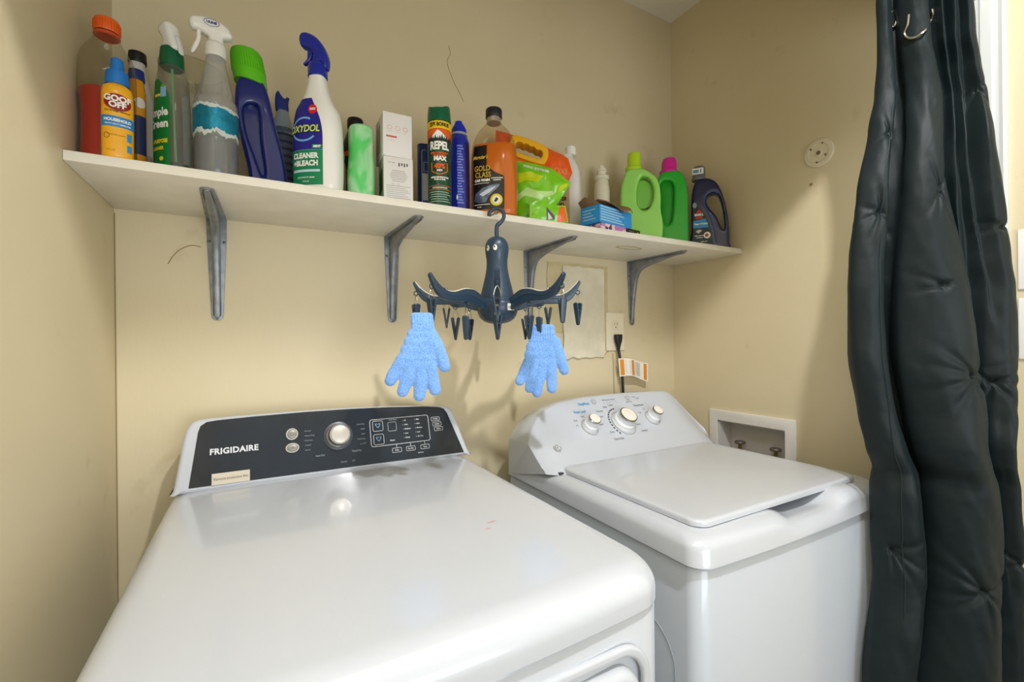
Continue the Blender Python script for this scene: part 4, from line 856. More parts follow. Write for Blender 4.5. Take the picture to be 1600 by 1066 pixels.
# 18 front green pouch
t = on_shelf('green_refill_pouch', 'lime green booster pouch leaning in front of the orange pouch', 'pouch', .700, 1.066, 33.0, 0)
OL = [(-.075, .006), (-.077, .100), (-.076, .190), (-.040, .184), (.020, .168), (.040, .156), (.082, .122), (.060, .088), (.030, .044), (.020, .010), (-.02, .002)]
LG = M('7fd11c', .25, coat=.5, name='lime_film')
g, fz2 = pillow(OL, .015, crease=.007, seed=9); obj('pouch_body', g, LG, t, angle=70)
obj('pale_swirl', join(onp(fz2, poly2([(-.074, .070), (-.074, .082), (-.040, .110), (-.010, .096), (.030, .098), (.036, .088), (-.010, .076), (-.045, .086)], .008), .0010)), M('c8ee9a', .3), t)
obj('yellow_swirl', join(onp(fz2, poly2([(-.074, .118), (-.074, .150), (-.030, .152), (.006, .138), (-.010, .122), (-.045, .128)], .008), .0010), onp(fz2, poly2([(.044, .092), (.050, .110), (.074, .122), (.072, .112)], .008), .0010)), M('c9dc1a', .3), t)
obj('white_lettering', join(onp(fz2, tx('FABRIC BOOSTER', -.020, .168, .0100, .0005, .85, cut=.006, shear=-.1), .0016) if False else ([Vector((x, y, z)) for x, y, z in [(lambda px, py: (px, -fz2((px, py))-.0016, py))(a, b - (a+.02)*.30) for a, b in tx('FABRIC SOFTENER', -.014, .163, .0105, .0005, .82, cut=.006)[0]]], tx('FABRIC SOFTENER', -.014, .163, .0105, .0005, .82, cut=.006)[1])), M('f0f6e6', .4), t)
# small folded pouch bottom at the shelf edge
t = on_shelf('small_pouch', 'small lime and orange pouch lying at the shelf edge below the green pouch', 'pouch', .722, 1.014, 34.0, 6)
g, fz3 = pillow([(-.080, .004), (-.080, .058), (-.050, .066), (-.020, .052), (.018, .050), (.026, .004)], .006, crease=.002, seed=21); obj('pouch_body', g, LG, t, angle=70)
obj('orange_end', join(onp(fz3, poly2([(-.006, .006), (-.002, .030), (.004, .049), (.016, .047), (.023, .007)], .008), .0010)), M('ee6a1c', .3), t)
obj('dark_print', join(onp(fz3, poly2([(-.034, .012), (-.034, .046), (-.012, .020), (-.012, .012)], .006), .0010)), M('5d4f68', .4), t); obj('pale_print', join(onp(fz3, poly2([(-.030, .012), (-.031, .032), (-.018, .014)], .006), .0016)), M('dfe6da', .4), t)

# 19 white jug with tan label
t = on_shelf('fluid_jug', 'white plastic jug with tan label behind the orange pouch', 'jug', .880, 1.185, 36.7, -12)
B = Loft([(0, .036, .027), (0, .036, .027), (.006, .040, .031), (.20, .041, .032), (.235, .036, .029), (.26, .024, .022), (.272, .016, .016), (.280, .015, .015)], 3.0)
obj('jug_body', B.geo(48), M('eceae3', .3), t, angle=60); cp_ = obj('cap', lathe([(.0175, .276), (.018, .279), (.017, .302), (.014, .305), (.0001, .306)], 32), M('f0f0ec', .35), t); cp_.location = (.010, 0, 0)
fn = B.mapper(-100, .1)
deco(t, fn, [rect2(-.036, .020, .024, .200, 14, 8)], M('cbb786', .45), 'tan_label', .0006)
deco(t, fn, [tx('LIGHTER', -.010, .130, .0165, .0006, .78, cut=.004), tx('FLUID', -.010, .112, .0165, .0006, .78, cut=.004)], M('29241a', .4), 'dark_lettering', .0011)
deco(t, fn, [tx('DANGER', -.006, .085, .0062, .0004, cut=.004)], M('a8382a', .4), 'red_lettering', .0011); deco(t, fn, [rect2(-.034, .022+.008*k, .022-.004*(k % 2), .0248+.008*k, 10, 1) for k in range(5)], M('7c745f', .5), 'fine_print', .0010)

# 20 white squeeze bottle
t = on_shelf('squeeze_bottle', 'cream squeeze bottle with stepped nozzle cap behind the blue carton', 'bottle', 1.056, 1.225, 41)
B = Loft([(0, .024, .024), (0, .024, .024), (.006, .0265, .0265), (.20, .0265, .0265), (.228, .0235, .0235), (.245, .0190, .0190)], 2.0)
CR = M('e6dfc8', .4); obj('bottle_body', B.geo(32), CR, t); obj('cap', lathe([(.0205, .240), (.0250, .242), (.0250, .252), (.0215, .255), (.0150, .258), (.0150, .268), (.0185, .270), (.0165, .279), (.0085, .282), (.0085, .290), (.0001, .292)], 32), M('e9e4d2', .4), t)

# 21 pale green bottle (handle at right)
def jug(name, label, X, Y, azz, ol, hole, m_, th, it, trn=0):
    t = on_shelf(name, label, 'bottle', X, Y, azz, trn)
    o_ = crv(ol, 6, True); h_ = crv(hole, 6, True)
    obj('bottle_body', rounded(fill2d([(p.x, p.y) for p in o_], [[(p.x, p.y) for p in h_]], th, .008, 4), .0022, it), m_, t, angle=180); return t, h_
t, hh_ = jug('softener_bottle', 'pale green laundry bottle with lime cap and loop handle', 1.160, 1.140, 45.9,
    [(-.060, .002), (.052, .002), (.064, .02), (.068, .07), (.061, .120), (.062, .16), (.058, .20), (.046, .230), (.022, .252), (-.002, .264), (-.046, .262), (-.060, .235), (-.070, .19), (-.070, .10), (-.066, .03)],
    [(.004, .236), (.026, .222), (.038, .190), (.036, .155), (.022, .126), (.002, .122), (-.014, .142), (-.016, .185), (-.008, .222)], M('9ade68', .28, coat=.2), .062, 16)
obj('recess_wall', fill2d([(p.x, p.y) for p in crv([(.006, .230), (.034, .210), (.042, .178), (.034, .142), (.008, .130), (-.014, .140), (-.018, .18), (-.012, .218)], 4, True)], (), .016, .004, 3), M('7cc050', .3), t)
obj('cap', Loft([(.262, .027, .025, -.026, 0), (.262, .027, .025, -.026, 0), (.276, .0275, .0255, -.026, 0), (.279, .0235, .0225, -.025, 0), (.318, .0225, .0215, -.024, 0), (.325, .020, .019, -.024, 0), (.326, .010, .01, -.024, 0)], 2.0).geo(40), M('b6d92a', .3), t, label='lime cap')
obj('level_strip', tube([(.050, -.0265, .180), (.051, -.0275, .12), (.049, -.0275, .06), (.048, -.0265, .02)], .0011, 6, 5), M('2c6a5c', .4), t, label='dark level line')
# 22 bright green bottle, pink cap
t, hh_ = jug('laundry_bottle', 'bright green laundry bottle with magenta cap', 1.300, 1.130, 49.5,
    [(-.046, .002), (.044, .002), (.052, .02), (.052, .12), (.050, .20), (.040, .250), (.020, .276), (-.026, .278), (-.046, .262), (-.050, .22), (-.046, .14), (-.050, .06)],
    [(-.038, .238), (-.008, .242), (.004, .218), (.002, .150), (-.006, .098), (-.024, .092), (-.036, .115), (-.039, .18)], M('1fae2e', .28, coat=.3), .056, 16)
obj('recess_wall', fill2d([(p.x, p.y) for p in crv([(-.038, .240), (-.006, .244), (.006, .220), (.006, .150), (-.004, .098), (-.024, .092), (-.038, .115)], 4, True)], (), .014, .004, 3), M('1ba029', .3), t)
obj('cap', Loft([(.276, .031, .028, -.012, 0), (.276, .031, .028, -.012, 0), (.284, .0315, .0285, -.012, 0), (.290, .0265, .0250, -.011, 0), (.315, .0250, .0235, -.010, 0), (.328, .0205, .0195, -.010, 0), (.3315, .012, .012, -.010, 0)], 2.0).geo(40), M('d8249c', .3), t, label='magenta cap')
# 23 navy carpet cleaner
t, hh_ = jug('carpet_cleaner_bottle', 'navy carpet cleaner bottle with grey cap and open loop handle', 1.424, 1.070, 53.6,
    [(-.060, .002), (.058, .002), (.062, .02), (.060, .09), (.050, .16), (.032, .220), (.008, .250), (-.024, .258), (-.044, .252), (-.056, .228), (-.062, .18), (-.062, .08)],
    [(-.004, .196), (.018, .200), (.034, .170), (.044, .110), (.045, .070), (.036, .076), (.020, .118), (-.002, .150), (-.012, .176)], M('141f4c', .22, coat=.4), .050, 14)
obj('handle_rim', tube([(.020, -.0245, .020), (.014, -.0250, .070), (.0, -.0250, .120), (-.020, -.0250, .165), (-.012, -.0245, .196), (.010, -.0235, .206), (.026, -.0235, .196)], .0028, 8, 5), M('3a55a4', .25, coat=.4), t, label='lighter blue moulded edge')
obj('ribs', join(*[tube([(-.058+.001*k, -.0225, .212-.008*k), (-.040, -.0248, .215-.008*k), (-.026-.001*k, -.0248, .218-.008*k)], .0012, 6, 3) for k in range(5)]), M('1c2a5c', .3), t)
obj('cap', Loft([(.256, .024, .022, -.036, 0), (.256, .024, .022, -.036, 0), (.264, .0245, .0225, -.036, 0), (.268, .0215, .020, -.036, 0), (.300, .0205, .019, -.036, 0), (.306, .0175, .0165, -.036, 0), (.307, .01, .01, -.036, 0)], 2.0).geo(36), M('6e7478', .35), t)
fr = front(-.0262)
deco(t, fr, [poly2([(-.056, .022), (.010, .022), (.006, .062), (-.008, .108), (-.026, .140), (-.040, .158), (-.056, .170)], .01)], M('0e2a3a', .35), 'label_panel', .0003)
deco(t, fr, [poly2([(-.056, .080), (-.004, .080), (-.014, .112), (-.056, .106)], .01)], M('2d8fd2', .35), 'blue_band', .0008)
deco(t, fr, [tx('Clean + Protect', -.030, .094, .0085, .0004, .8), tx('BISSELL', -.036, .1270, .0110, .0005, .85), tx('DEEP CLEANING', -.034, .052, .0046, .0002), tx('FORMULA', -.034, .045, .0046, .0002), tx('48 FL OZ', -.020, .030, .0050, .0002)], WH, 'white_lettering', .0013)
deco(t, fr, [rect2(-.048, .113, -.024, .1205), ([(-.046, .134), (-.036, .148), (-.026, .134)], [(0, 1, 2)])], M('d8281e', .35), 'red_emblem', .0013)
deco(t, fr, [ell2(-.010, .052, .0115, .0115, 22, 2)], WH, 'round_badge', .0013); deco(t, fr, [ell2(-.011, .052, .0058, .0062, 16, 2)], M('b8442c', .35), 'badge_spot', .0017)
deco(t, fr, [([(-.048, .068), (-.036, .075), (-.026, .070), (-.038, .060)], [(0, 1, 2, 3)])], M('d0c6b4', .4), 'small_picture', .0013); deco(t, fr, [ell2(-.050, .162, .007, .010, 16, 2)], M('8b96a6', .4), 'shield', .0013)
deco(t, lambda u, v, o=0: Vector((-.036+u, -.0215-o-.000, v)), [rect2(-.021, .274, .016, .296)], M('ecebe4', .4), 'price_sticker', .0004); deco(t, lambda u, v, o=0: Vector((-.036+u, -.0215-o, v)), [rect2(-.018, .279, .000, .290), rect2(.005, .278, .009, .292)], M('5f8fb4', .4), 'sticker_print', .0008)

# blue carton with open brown flaps
t = on_shelf('blue_carton', 'torn open blue cardboard carton with brown flaps, lying on a pink and black box', 'carton', .930, 1.058, 40.0, 52, None, .022)
BC = M('36a0ea', .5); BR = M('86684c', .8, var=.15, vscale=40)
cw, cdp, ch = .080, .034, .052
obj('carton_shell', join(box(-cw, -cdp, 0, cw, -cdp+.0012, ch), box(-cw, cdp-.0012, 0, cw, cdp, ch*.9), box(-cw, -cdp, 0, -cw+.0012, cdp, ch), box(cw-.0012, -cdp, 0, cw, cdp, ch*.8), box(-cw, -cdp, 0, cw, cdp, .0012)), BC, t, smooth=False)
V, F = [], []; n = 12
for k in range(n+1):                             # torn brown flap arching over the front edge
    q = k/n; y = .030 - .088*q; zz = ch*.86 + .034*math.sin(q*2.2)**.8 - .030*q**2.5
    xl_ = -.060 + .060*max(0, .35-q) + .085*max(0, q-.5)*1.5; xr_ = .078 - .05*max(0, .25-q) - .04*max(0, q-.75)*2
    V += [Vector((xl_ + (xr_-xl_)*i/6, y + .004*math.sin(i*1.3), zz + .004*math.sin(i*.9+q*4))) for i in range(7)]
F = [(k*7+i, k*7+i+1, (k+1)*7+i+1, (k+1)*7+i) for k in range(n) for i in range(6)]
fo = obj('open_flap', (V, F), BR, t, label='torn brown cardboard flap'); fo.modifiers.new('thickness', 'SOLIDIFY').thickness = .0012
g = fill2d([(-.033, 0), (.033, 0), (.026, .026), (-.006, .040), (-.030, .022)], (), .0014, .0003, 1)
obj('end_flap', xf(g, T(-cw+.002, 0, ch-.001) @ R(90, 'Z') @ R(-62, 'X')), BR, t, label='brown end flap')
fr = front(-cdp)
deco(t, fr, [rect2(-.074, .008+.0075*k, .04-.012*(k % 3), .0115+.0075*k) for k in range(6)], M('b4dcf4', .5), 'pale_print', .0004)
deco(t, lambda u, v, o=0: Vector((-cw-o, -u, v)), [rect2(-.026, .012+.009*k, .02-.008*(k % 3), .0148+.009*k) for k in range(4)], M('b4dcf4', .5), 'end_print', .0004)
t = on_shelf('patterned_box', 'flat pink and black floral box under the blue carton', 'box', .938, 1.050, 40, 48)
m = bpy.data.materials.new('floral_print'); m.use_nodes = True; nt = m.node_tree; b = nt.nodes['Principled BSDF']; tc = nt.nodes.new('ShaderNodeTexCoord'); vo = nt.nodes.new('ShaderNodeTexVoronoi'); vo.inputs['Scale'].default_value = 75; rp_ = nt.nodes.new('ShaderNodeValToRGB')
for p_, c_ in ((0.0, 'f0dfe8'), (.30, 'c77fc0'), (.5, 'e9d2dd'), (.72, '5a3860')):
    e = rp_.color_ramp.elements.new(p_) if p_ not in (0.0,) else rp_.color_ramp.elements[0]; e.position = p_; e.color = lin(c_)
rp_.color_ramp.interpolation = 'CONSTANT'; nt.links.new(tc.outputs['Object'], vo.inputs['Vector']); nt.links.new(vo.outputs['Color'], rp_.inputs['Fac']); nt.links.new(rp_.outputs['Color'], b.inputs['Base Color'])
obj('box_body', box(-.078, -.034, 0, .030, .036, .0205, .0008, 1), m, t); obj('black_end', box(.0302, -.034, 0, .098, .036, .0203, .0008, 1), M('17181a', .4), t)
deco(t, front(-.034), [rect2(.045, .007, .075, .010), rect2(.045, .012, .068, .0145)], M('6c7452', .5), 'fine_print', .0004); deco(t, front(-.034), [ell2(.086, .010, .004, .004, 10, 1)], M('cfd23a', .5), 'yellow_dot', .0004)

# ------------------------------------------------------------ octopus clothes hanger
HX, HY = .503, .962
AZ = 27.6
oc = thing('octopus_hanger', 'dark blue octopus clothes hanger with clips hanging from the shelf edge', 'hanger', (HX, HY, H+.041), math.radians(-AZ))
OB = M('24384a', .38, coat=.15, name='slate_plastic'); oz = -.041
pf = [(.0001, .2495), (.012, .2480), (.021, .2420), (.0265, .2320), (.0282, .2200), (.0272, .2070), (.0252, .1940), (.0250, .1800), (.0270, .1640), (.0310, .1450), (.0360, .1250), (.0410, .1050), (.0420, .0990), (.0480, .0900), (.0490, .0760), (.0440, .0600), (.0330, .0480), (.0160, .0420), (.0001, .0410)]
pp_ = [tuple(p) for p in crv(pf, 3)]; obj('body', lathe([(max(p[0], 1e-4), p[1]+oz) for p in pp_], 48), OB, oc, angle=60)
for sx, sz, sc in ((-.0155, .2185, 1.0), (.004, .2185, 1.0)):
    V = [];
    g = ell2(0, 0, .0048, .0068, 20, 3); th0 = math.radians(-90 - 48) + (sx+.0155)*36
    V = [Vector((.0285*math.cos(th0 + x/.0285), .0285*math.sin(th0 + x/.0285), sz + y + oz)) for x, y in g[0]]
    # sit just proud of the head
    V = [Vector((v.x*1.0, v.y*1.0, v.z)) for v in V]
    e_ = obj('eye', (V, g[1]), M('d9d3c3', .4), oc, label='cream oval eye')
    g = ell2(-.0015, .002, .0018, .0026, 12, 2); V = [Vector((.0289*math.cos(th0 + x/.0285), .0289*math.sin(th0 + x/.0285), sz + y + oz)) for x, y in g[0]]; obj('pupil', (V, g[1]), OB, e_)
obj('hook', tube([(0, 0, .245+oz), (0, 0, .268+oz), (.002, 0, .277+oz), (.012, 0, .286+oz), (.0175, 0, .297+oz), (.0150, 0, .309+oz), (.004, 0, .3165+oz), (-.008, 0, .3150+oz), (-.016, 0, .307+oz), (-.0185, 0, .299+oz)], lambda q: .0052 if q < .3 else .0046, 12, 5), OB, oc)
cap_ = crv([(.020, .052), (.026, .070), (.030, .082)], 2)
stk = obj('barcode_sticker', ([Vector((.0495*math.cos(a), .0495*math.sin(a), z)) for z in (.030, .046) for a in [math.radians(-62 + 3*i) for i in range(9)]], [(i, i+1, 9+i+1, 9+i) for i in range(8)]), M('cdc9b8', .5), oc, label='small cream barcode sticker')
obj('barcode', join(*[([Vector((.0499*math.cos(math.radians(a)), .0499*math.sin(math.radians(a)), z)) for a, z in ((a0, .033), (a0+.9, .033), (a0+.9, .040), (a0, .040))], [(0, 1, 2, 3)]) for a0 in (-59, -57, -54.5, -53, -50.5, -48, -46)]), M('4b4a45', .5), stk)
topc = [tuple(p) for p in crv([(.030, .092), (.052, .104), (.078, .1165), (.104, .1165), (.130, .1090), (.152, .1090), (.172, .1190), (.188, .1340), (.196, .1440)], 4)]
botc = [tuple(p) for p in crv([(.200, .1390), (.193, .1230), (.180, .1020), (.160, .0900), (.132, .0880), (.106, .0880), (.082, .0830), (.055, .0740), (.030, .0690)], 4)]
arm_g = fill2d([(x, z+oz) for x, z in topc + botc], (), .0115, .0022, 3)
trim_g = tube([(x, 0, z+oz+.0002) for x, z in topc[:-1]], .0016, 6, 0)
rib_g = [tube([(x, s_*.0052, z+oz) for x, z in crv([(.035, .083), (.080, .101), (.11, .105), (.14, .100), (.165, .105), (.186, .124)], 4)], .0017, 6, 0) for s_ in (1, -1)]
lug = [tuple(p) for p in crv([(-.006, .006), (-.007, -.004), (0, -.010), (.007, -.004), (.006, .006)], 3)]
CW = M('b9b0a2', .25, metal=.9)
def clip_parts(parent, r, zl, twist, mats=OB):
    """peg hanging below an arm: wire loop and two jaws with a spring, joined at the tip"""
    base = T(r, 0, zl+oz) @ R(twist, 'Z')
    jaw = []
    prof = crv([(-.0045, 0), (.0045, 0), (.0052, -.012), (.0042, -.040), (.0030, -.052), (-.0030, -.052), (-.0042, -.040), (-.0052, -.012)], 3, True)
    jg = fill2d([(p.x*1.3, p.y) for p in prof], (), .0044, .0014, 2)
    gA = xf(jg, T(0, -.0078, -.024) @ R(9, 'X')); gB = xf(jg, T(0, .0078, -.024) @ R(-9, 'X'))
    c = obj('clip_jaw', xf(gA, base), mats, parent, label=None); c2 = obj('clip_jaw', xf(gB, base), mats, parent)
    wl_ = tube([(0, -.0075, -.030), (0, -.0070, -.020), (0, -.0035, -.008), (0, 0, -.004), (0, .0035, -.008), (0, .0070, -.020), (0, .0075, -.030)], .0007, 6, 4)
    sp = [tube([(.004*1*sx, -.006, -.046), (.0052*sx, 0, -.041), (.004*sx, .006, -.046)], .0006, 5, 3) for sx in (1, -1)]
    obj('wire_loop', xf(wl_, base), CW, parent, label='thin steel wire'); obj('clip_spring', xf(join(*sp), base), CW, c)
ang_tw = [0, 60, 130, 20, 75, 150, 40, 95]
for k in range(8):
    # arm 0 points at the room side; local frame: -y faces the room
    e_ = bpy.data.objects.new('arm', None)
    a = -90 + 45*k
    arm = obj('arm', arm_g, OB, oc); arm.data = arm.data; arm.rotation_euler = (0, 0, math.radians(a))
    obj('arm_edge', trim_g, M('d8d2c2', .5), arm, label='cream upper edge'); obj('arm_rib', rib_g[0], OB, arm); obj('arm_rib', rib_g[1], OB, arm)
    bpy.data.objects.remove(e_)
    for r, zl in ((.193, .121), (.100, .088)):
        lg_ = tube([(r + .0048*math.cos(q), 0, zl-.006+oz+.0048*math.sin(q)) for q in [i*PI/6 for i in range(12)]], .0013, 6, 0, closed=True)
        obj('clip_ring', lg_, OB, arm)
        clip_parts(arm, r, zl-.008, ang_tw[k] + (35 if r < .15 else 0))
nail = obj('shelf_nail', join(lathe([(.0016, 0), (.0016, .034)], 10), lathe([(.0042, .034), (.0042, .0355), (.0001, .0365)], 14)), M('7a6a52', .4, metal=.8), None)
nail.rotation_euler = (math.radians(90), 0, 0); nail.location = (HX, SF+.0035, H+.3070); tag(nail, 'small brass headed nail in the shelf front edge holding the hook', 'nail')
nail['fixed'] = 1

# ------------------------------------------------------------ gloves
GM = bpy.data.materials.new('blue_terry'); GM.use_nodes = True; nt = GM.node_tree; b = nt.nodes['Principled BSDF']; tc = nt.nodes.new('ShaderNodeTexCoord')
nz = nt.nodes.new('ShaderNodeTexNoise'); nz.inputs['Scale'].default_value = 420; nz.inputs['Detail'].default_value = 6; rp_ = nt.nodes.new('ShaderNodeValToRGB'); rp_.color_ramp.elements[0].position = .35; rp_.color_ramp.elements[1].position = .65
rp_.color_ramp.elements[0].color = lin('5f96e0'); rp_.color_ramp.elements[1].color = lin('8ab6f0'); nt.links.new(tc.outputs['Object'], nz.inputs['Vector']); nt.links.new(nz.outputs['Fac'], rp_.inputs['Fac']); nt.links.new(rp_.outputs['Color'], b.inputs['Base Color'])
b.inputs['Roughness'].default_value = .95; b.inputs['Sheen Weight'].default_value = .5; bp = nt.nodes.new('ShaderNodeBump'); bp.inputs['Strength'].default_value = .9; bp.inputs['Distance'].default_value = .0015; nt.links.new(nz.outputs['Fac'], bp.inputs['Height']); nt.links.new(bp.outputs['Normal'], b.inputs['Normal'])
def blob(path, sc_y):
    """tapered capsule chain: list of (x, z, r)"""
    out = []
    P = [Vector((p[0], p[1], p[2])) for p in path]
    P = crv(P, 4) if len(P) > 2 else P
    V, F = [], []
    for a, b_ in zip(P, P[1:]):
        for q in range(3): pass
    bm = bmesh.new()
    for i, p in enumerate(P):
        bmesh.ops.create_uvsphere(bm, u_segments=16, v_segments=10, radius=1.0, matrix=T(p.x, 0, p.y) @ Matrix.Diagonal((p.z, p.z*sc_y, p.z, 1)))
    g = from_bm(bm); return g
def dense(path, step=.0035):
    P = crv([Vector(p) for p in path], 3) if len(path) > 2 else [Vector(p) for p in path]; out = []
    for a, b_ in zip(P, P[1:]):
        n_ = max(1, int((b_-a).xy.length/step)); out += [a.lerp(b_, i/n_) for i in range(n_)]
    return out + [P[-1]]
def glove(name, label, cat, loc, rz, s, cx, cz, chains, pal, yth):
    bm = bmesh.new()
    for ch in chains + pal:
        for p in dense([((q[0]-cx)*s, -(q[1]-cz)*s, q[2]*s) for q in ch]):
            bmesh.ops.create_uvsphere(bm, u_segments=14, v_segments=8, radius=1.0, matrix=T(p.x, 0, p.y) @ Matrix.Diagonal((p.z, min(p.z*.62, yth), p.z, 1)))
    me = bpy.data.meshes.new('g'); bm.to_mesh(me); bm.free(); o = bpy.data.objects.new('g', me); link(o)
    md = o.modifiers.new('r', 'REMESH'); md.mode = 'VOXEL'; md.voxel_size = .0016
    ms = o.modifiers.new('s', 'SMOOTH'); ms.factor = .5; ms.iterations = 6
    dg = bpy.context.evaluated_depsgraph_get(); m2 = bpy.data.meshes.new_from_object(o.evaluated_get(dg)); bpy.data.objects.remove(o)
    for v in m2.vertices:
        c = v.co; q = .0016*noise.noise(Vector((c.x*60, c.y*60, c.z*45))) + .0005*noise.noise(c*220); c.y += q*.9 + .004*math.sin(c.z*22); c.x += q*.4
        if c.z > -.034*1: c.y += .0007*math.sin(c.x*1100)
    g = obj(name, m2, GM, None, angle=180); g.location = loc; g.rotation_euler = (0, 0, rz); tag(g, label, cat, 'blue gloves clipped to the octopus hanger'); return g
def wd_(y, a, b, r): return [(a+r, y, r), (b-r, y, r)]
# left glove, drawn hanging down by the cuff
glove('blue_glove', 'light blue knitted glove clipped under the left arms of the hanger', 'glove', (.297, .903, H+.062), math.radians(-19), .001335, 657, 489,
    [[(628, 562, 11), (617, 580, 10.5), (609, 594, 9.0)], [(640, 570, 11), (634, 592, 10.5), (627, 611, 9)], [(655, 574, 11.5), (654, 600, 11), (652, 618, 9.5)], [(668, 568, 11), (672, 592, 10.5), (676, 610, 9.5)], [(672, 530, 12), (683, 552, 11), (691, 574, 9)]],
    [wd_(497, 639, 675, 7), wd_(505, 639, 676, 9), wd_(514, 639, 677, 9), wd_(524, 634, 681, 10), wd_(536, 629, 684, 12), wd_(548, 624, 682, 13), wd_(560, 620, 680, 13), wd_(570, 622, 679, 10)], .0075)
glove('blue_glove', 'light blue knitted glove clipped under the right arms of the hanger', 'glove', (.598, .915, H+.0385), math.radians(-33), .00150, 842, 504,
    [[(822, 560, 9), (814, 576, 8.5), (806, 594, 8)], [(830, 566, 9), (825, 588, 8.5), (821, 606, 7.5)], [(843, 570, 9.5), (837, 594, 9), (833, 613, 8)], [(856, 566, 9.5), (857, 588, 9), (857, 606, 8.5)], [(862, 532, 10), (870, 554, 9.5), (877, 577, 8)]],
    [wd_(509, 824, 863, 6), wd_(518, 824, 864, 7), wd_(528, 820, 866, 9), wd_(540, 816, 868, 11), wd_(552, 813, 867, 11), wd_(563, 814, 866, 9)], .0070)

#@@PART3
# ------------------------------------------------------------ curtain
def interp(tab, z):
    if z >= tab[0][0]: return tab[0][1:]
    for a, b in zip(tab, tab[1:]):
        if b[0] <= z <= a[0]:
            t_ = (a[0]-z)/(a[0]-b[0]); t_ = t_*t_*(3-2*t_)*.5 + t_*.5; return [p+(q-p)*t_ for p, q in zip(a[1:], b[1:])]
    return tab[-1][1:]
LT = [(.80, 1.150, .450), (.716, 1.150, .455), (.658, 1.165, .460), (.596, 1.176, .465), (.529, 1.180, .470), (.456, 1.165, .475), (.315, 1.128, .482), (.174, 1.106, .485), (.106, 1.099, .485), (-.03, 1.104, .485), (-.17, 1.140, .484), (-.242, 1.160, .482), (-.288, 1.182, .478), (-.327, 1.172, .478), (-.526, 1.176, .474), (-.744, 1.140, .474), (-1.19, 1.12, .474)]
RT = [(.80, 1.215, .333), (.716, 1.225, .330), (.604, 1.250, .330), (.55, 1.275, .330), (.491, 1.290, .325), (.393, 1.275, .312), (.281, 1.280, .302), (.16, 1.314, .300), (.097, 1.335, .300), (-.032, 1.352, .300), (-.162, 1.343, .300), (-.223, 1.324, .300), (-.263, 1.328, .300), (-.305, 1.345, .300), (-.496, 1.380, .300), (-.729, 1.410, .300), (-1.19, 1.41, .30)]
# plan section of the gathered cloth at five heights: (u across, h towards the room), with true overlaps
ZK = [.70, .38, .0, -.35, -.90]
PLAN = [
 [(.02, -.030), (.0, .0), (.09, .012), (.17, .004), (.14, -.012), (.20, -.016), (.22, -.006), (.24, .012), (.36, .030), (.48, .030), (.55, .014), (.53, -.004), (.60, .004), (.65, .022), (.71, .002), (.78, .022), (.84, .000), (.92, .018), (1.0, .0), (.98, -.050)],
 [(.02, -.030), (.0, .0), (.10, .018), (.19, .018), (.17, -.016), (.24, -.026), (.33, -.016), (.315, .016), (.40, .040), (.51, .038), (.580, .020), (.55, -.008), (.63, .002), (.67, .018), (.71, -.004), (.77, .014), (.82, -.008), (.90, .022), (1.0, .0), (.98, -.050)],
 [(.02, -.030), (.0, .0), (.08, .022), (.18, .016), (.16, -.018), (.22, -.036), (.29, -.024), (.268, .012), (.42, .050), (.58, .056), (.715, .022), (.68, -.012), (.72, -.014), (.74, -.006), (.77, -.008), (.80, .006), (.84, .012), (.92, .020), (1.0, .0), (.98, -.050)],
 [(.02, -.034), (.0, -.010), (.055, .018), (.20, .036), (.315, .018), (.28, -.020), (.35, -.044), (.345, .004), (.48, .050), (.66, .058), (.82, .020), (.77, -.016), (.80, -.022), (.83, -.016), (.85, -.012), (.88, -.004), (.91, .004), (.96, .012), (1.0, .0), (.98, -.050)],
 [(.02, -.034), (.0, .0), (.08, .026), (.18, .032), (.235, .012), (.20, -.020), (.28, -.044), (.30, -.002), (.44, .048), (.60, .058), (.74, .020), (.70, -.016), (.75, -.024), (.78, -.012), (.80, -.004), (.83, .006), (.88, .014), (.95, .016), (1.0, .0), (.98, -.050)]]
def plan(z):
    if z >= ZK[0]: rows = PLAN[0]
    elif z <= ZK[-1]: rows = PLAN[-1]
    else:
        for i in range(4):
            if ZK[i+1] <= z <= ZK[i]: t_ = (ZK[i]-z)/(ZK[i]-ZK[i+1]); t_ = t_*t_*(3-2*t_); rows = [(a[0]+(b[0]-a[0])*t_, a[1]+(b[1]-a[1])*t_) for a, b in zip(PLAN[i], PLAN[i+1])]; break
    wob = [.006*math.sin(z*9 + k*1.7) + .004*math.sin(z*21 + k*2.9) for k in range(len(rows))]
    return [(u + (w_ if 1 < k < len(rows)-2 else 0), h + .5*w_*.6) for k, ((u, h), w_) in enumerate(zip(rows, wob))]
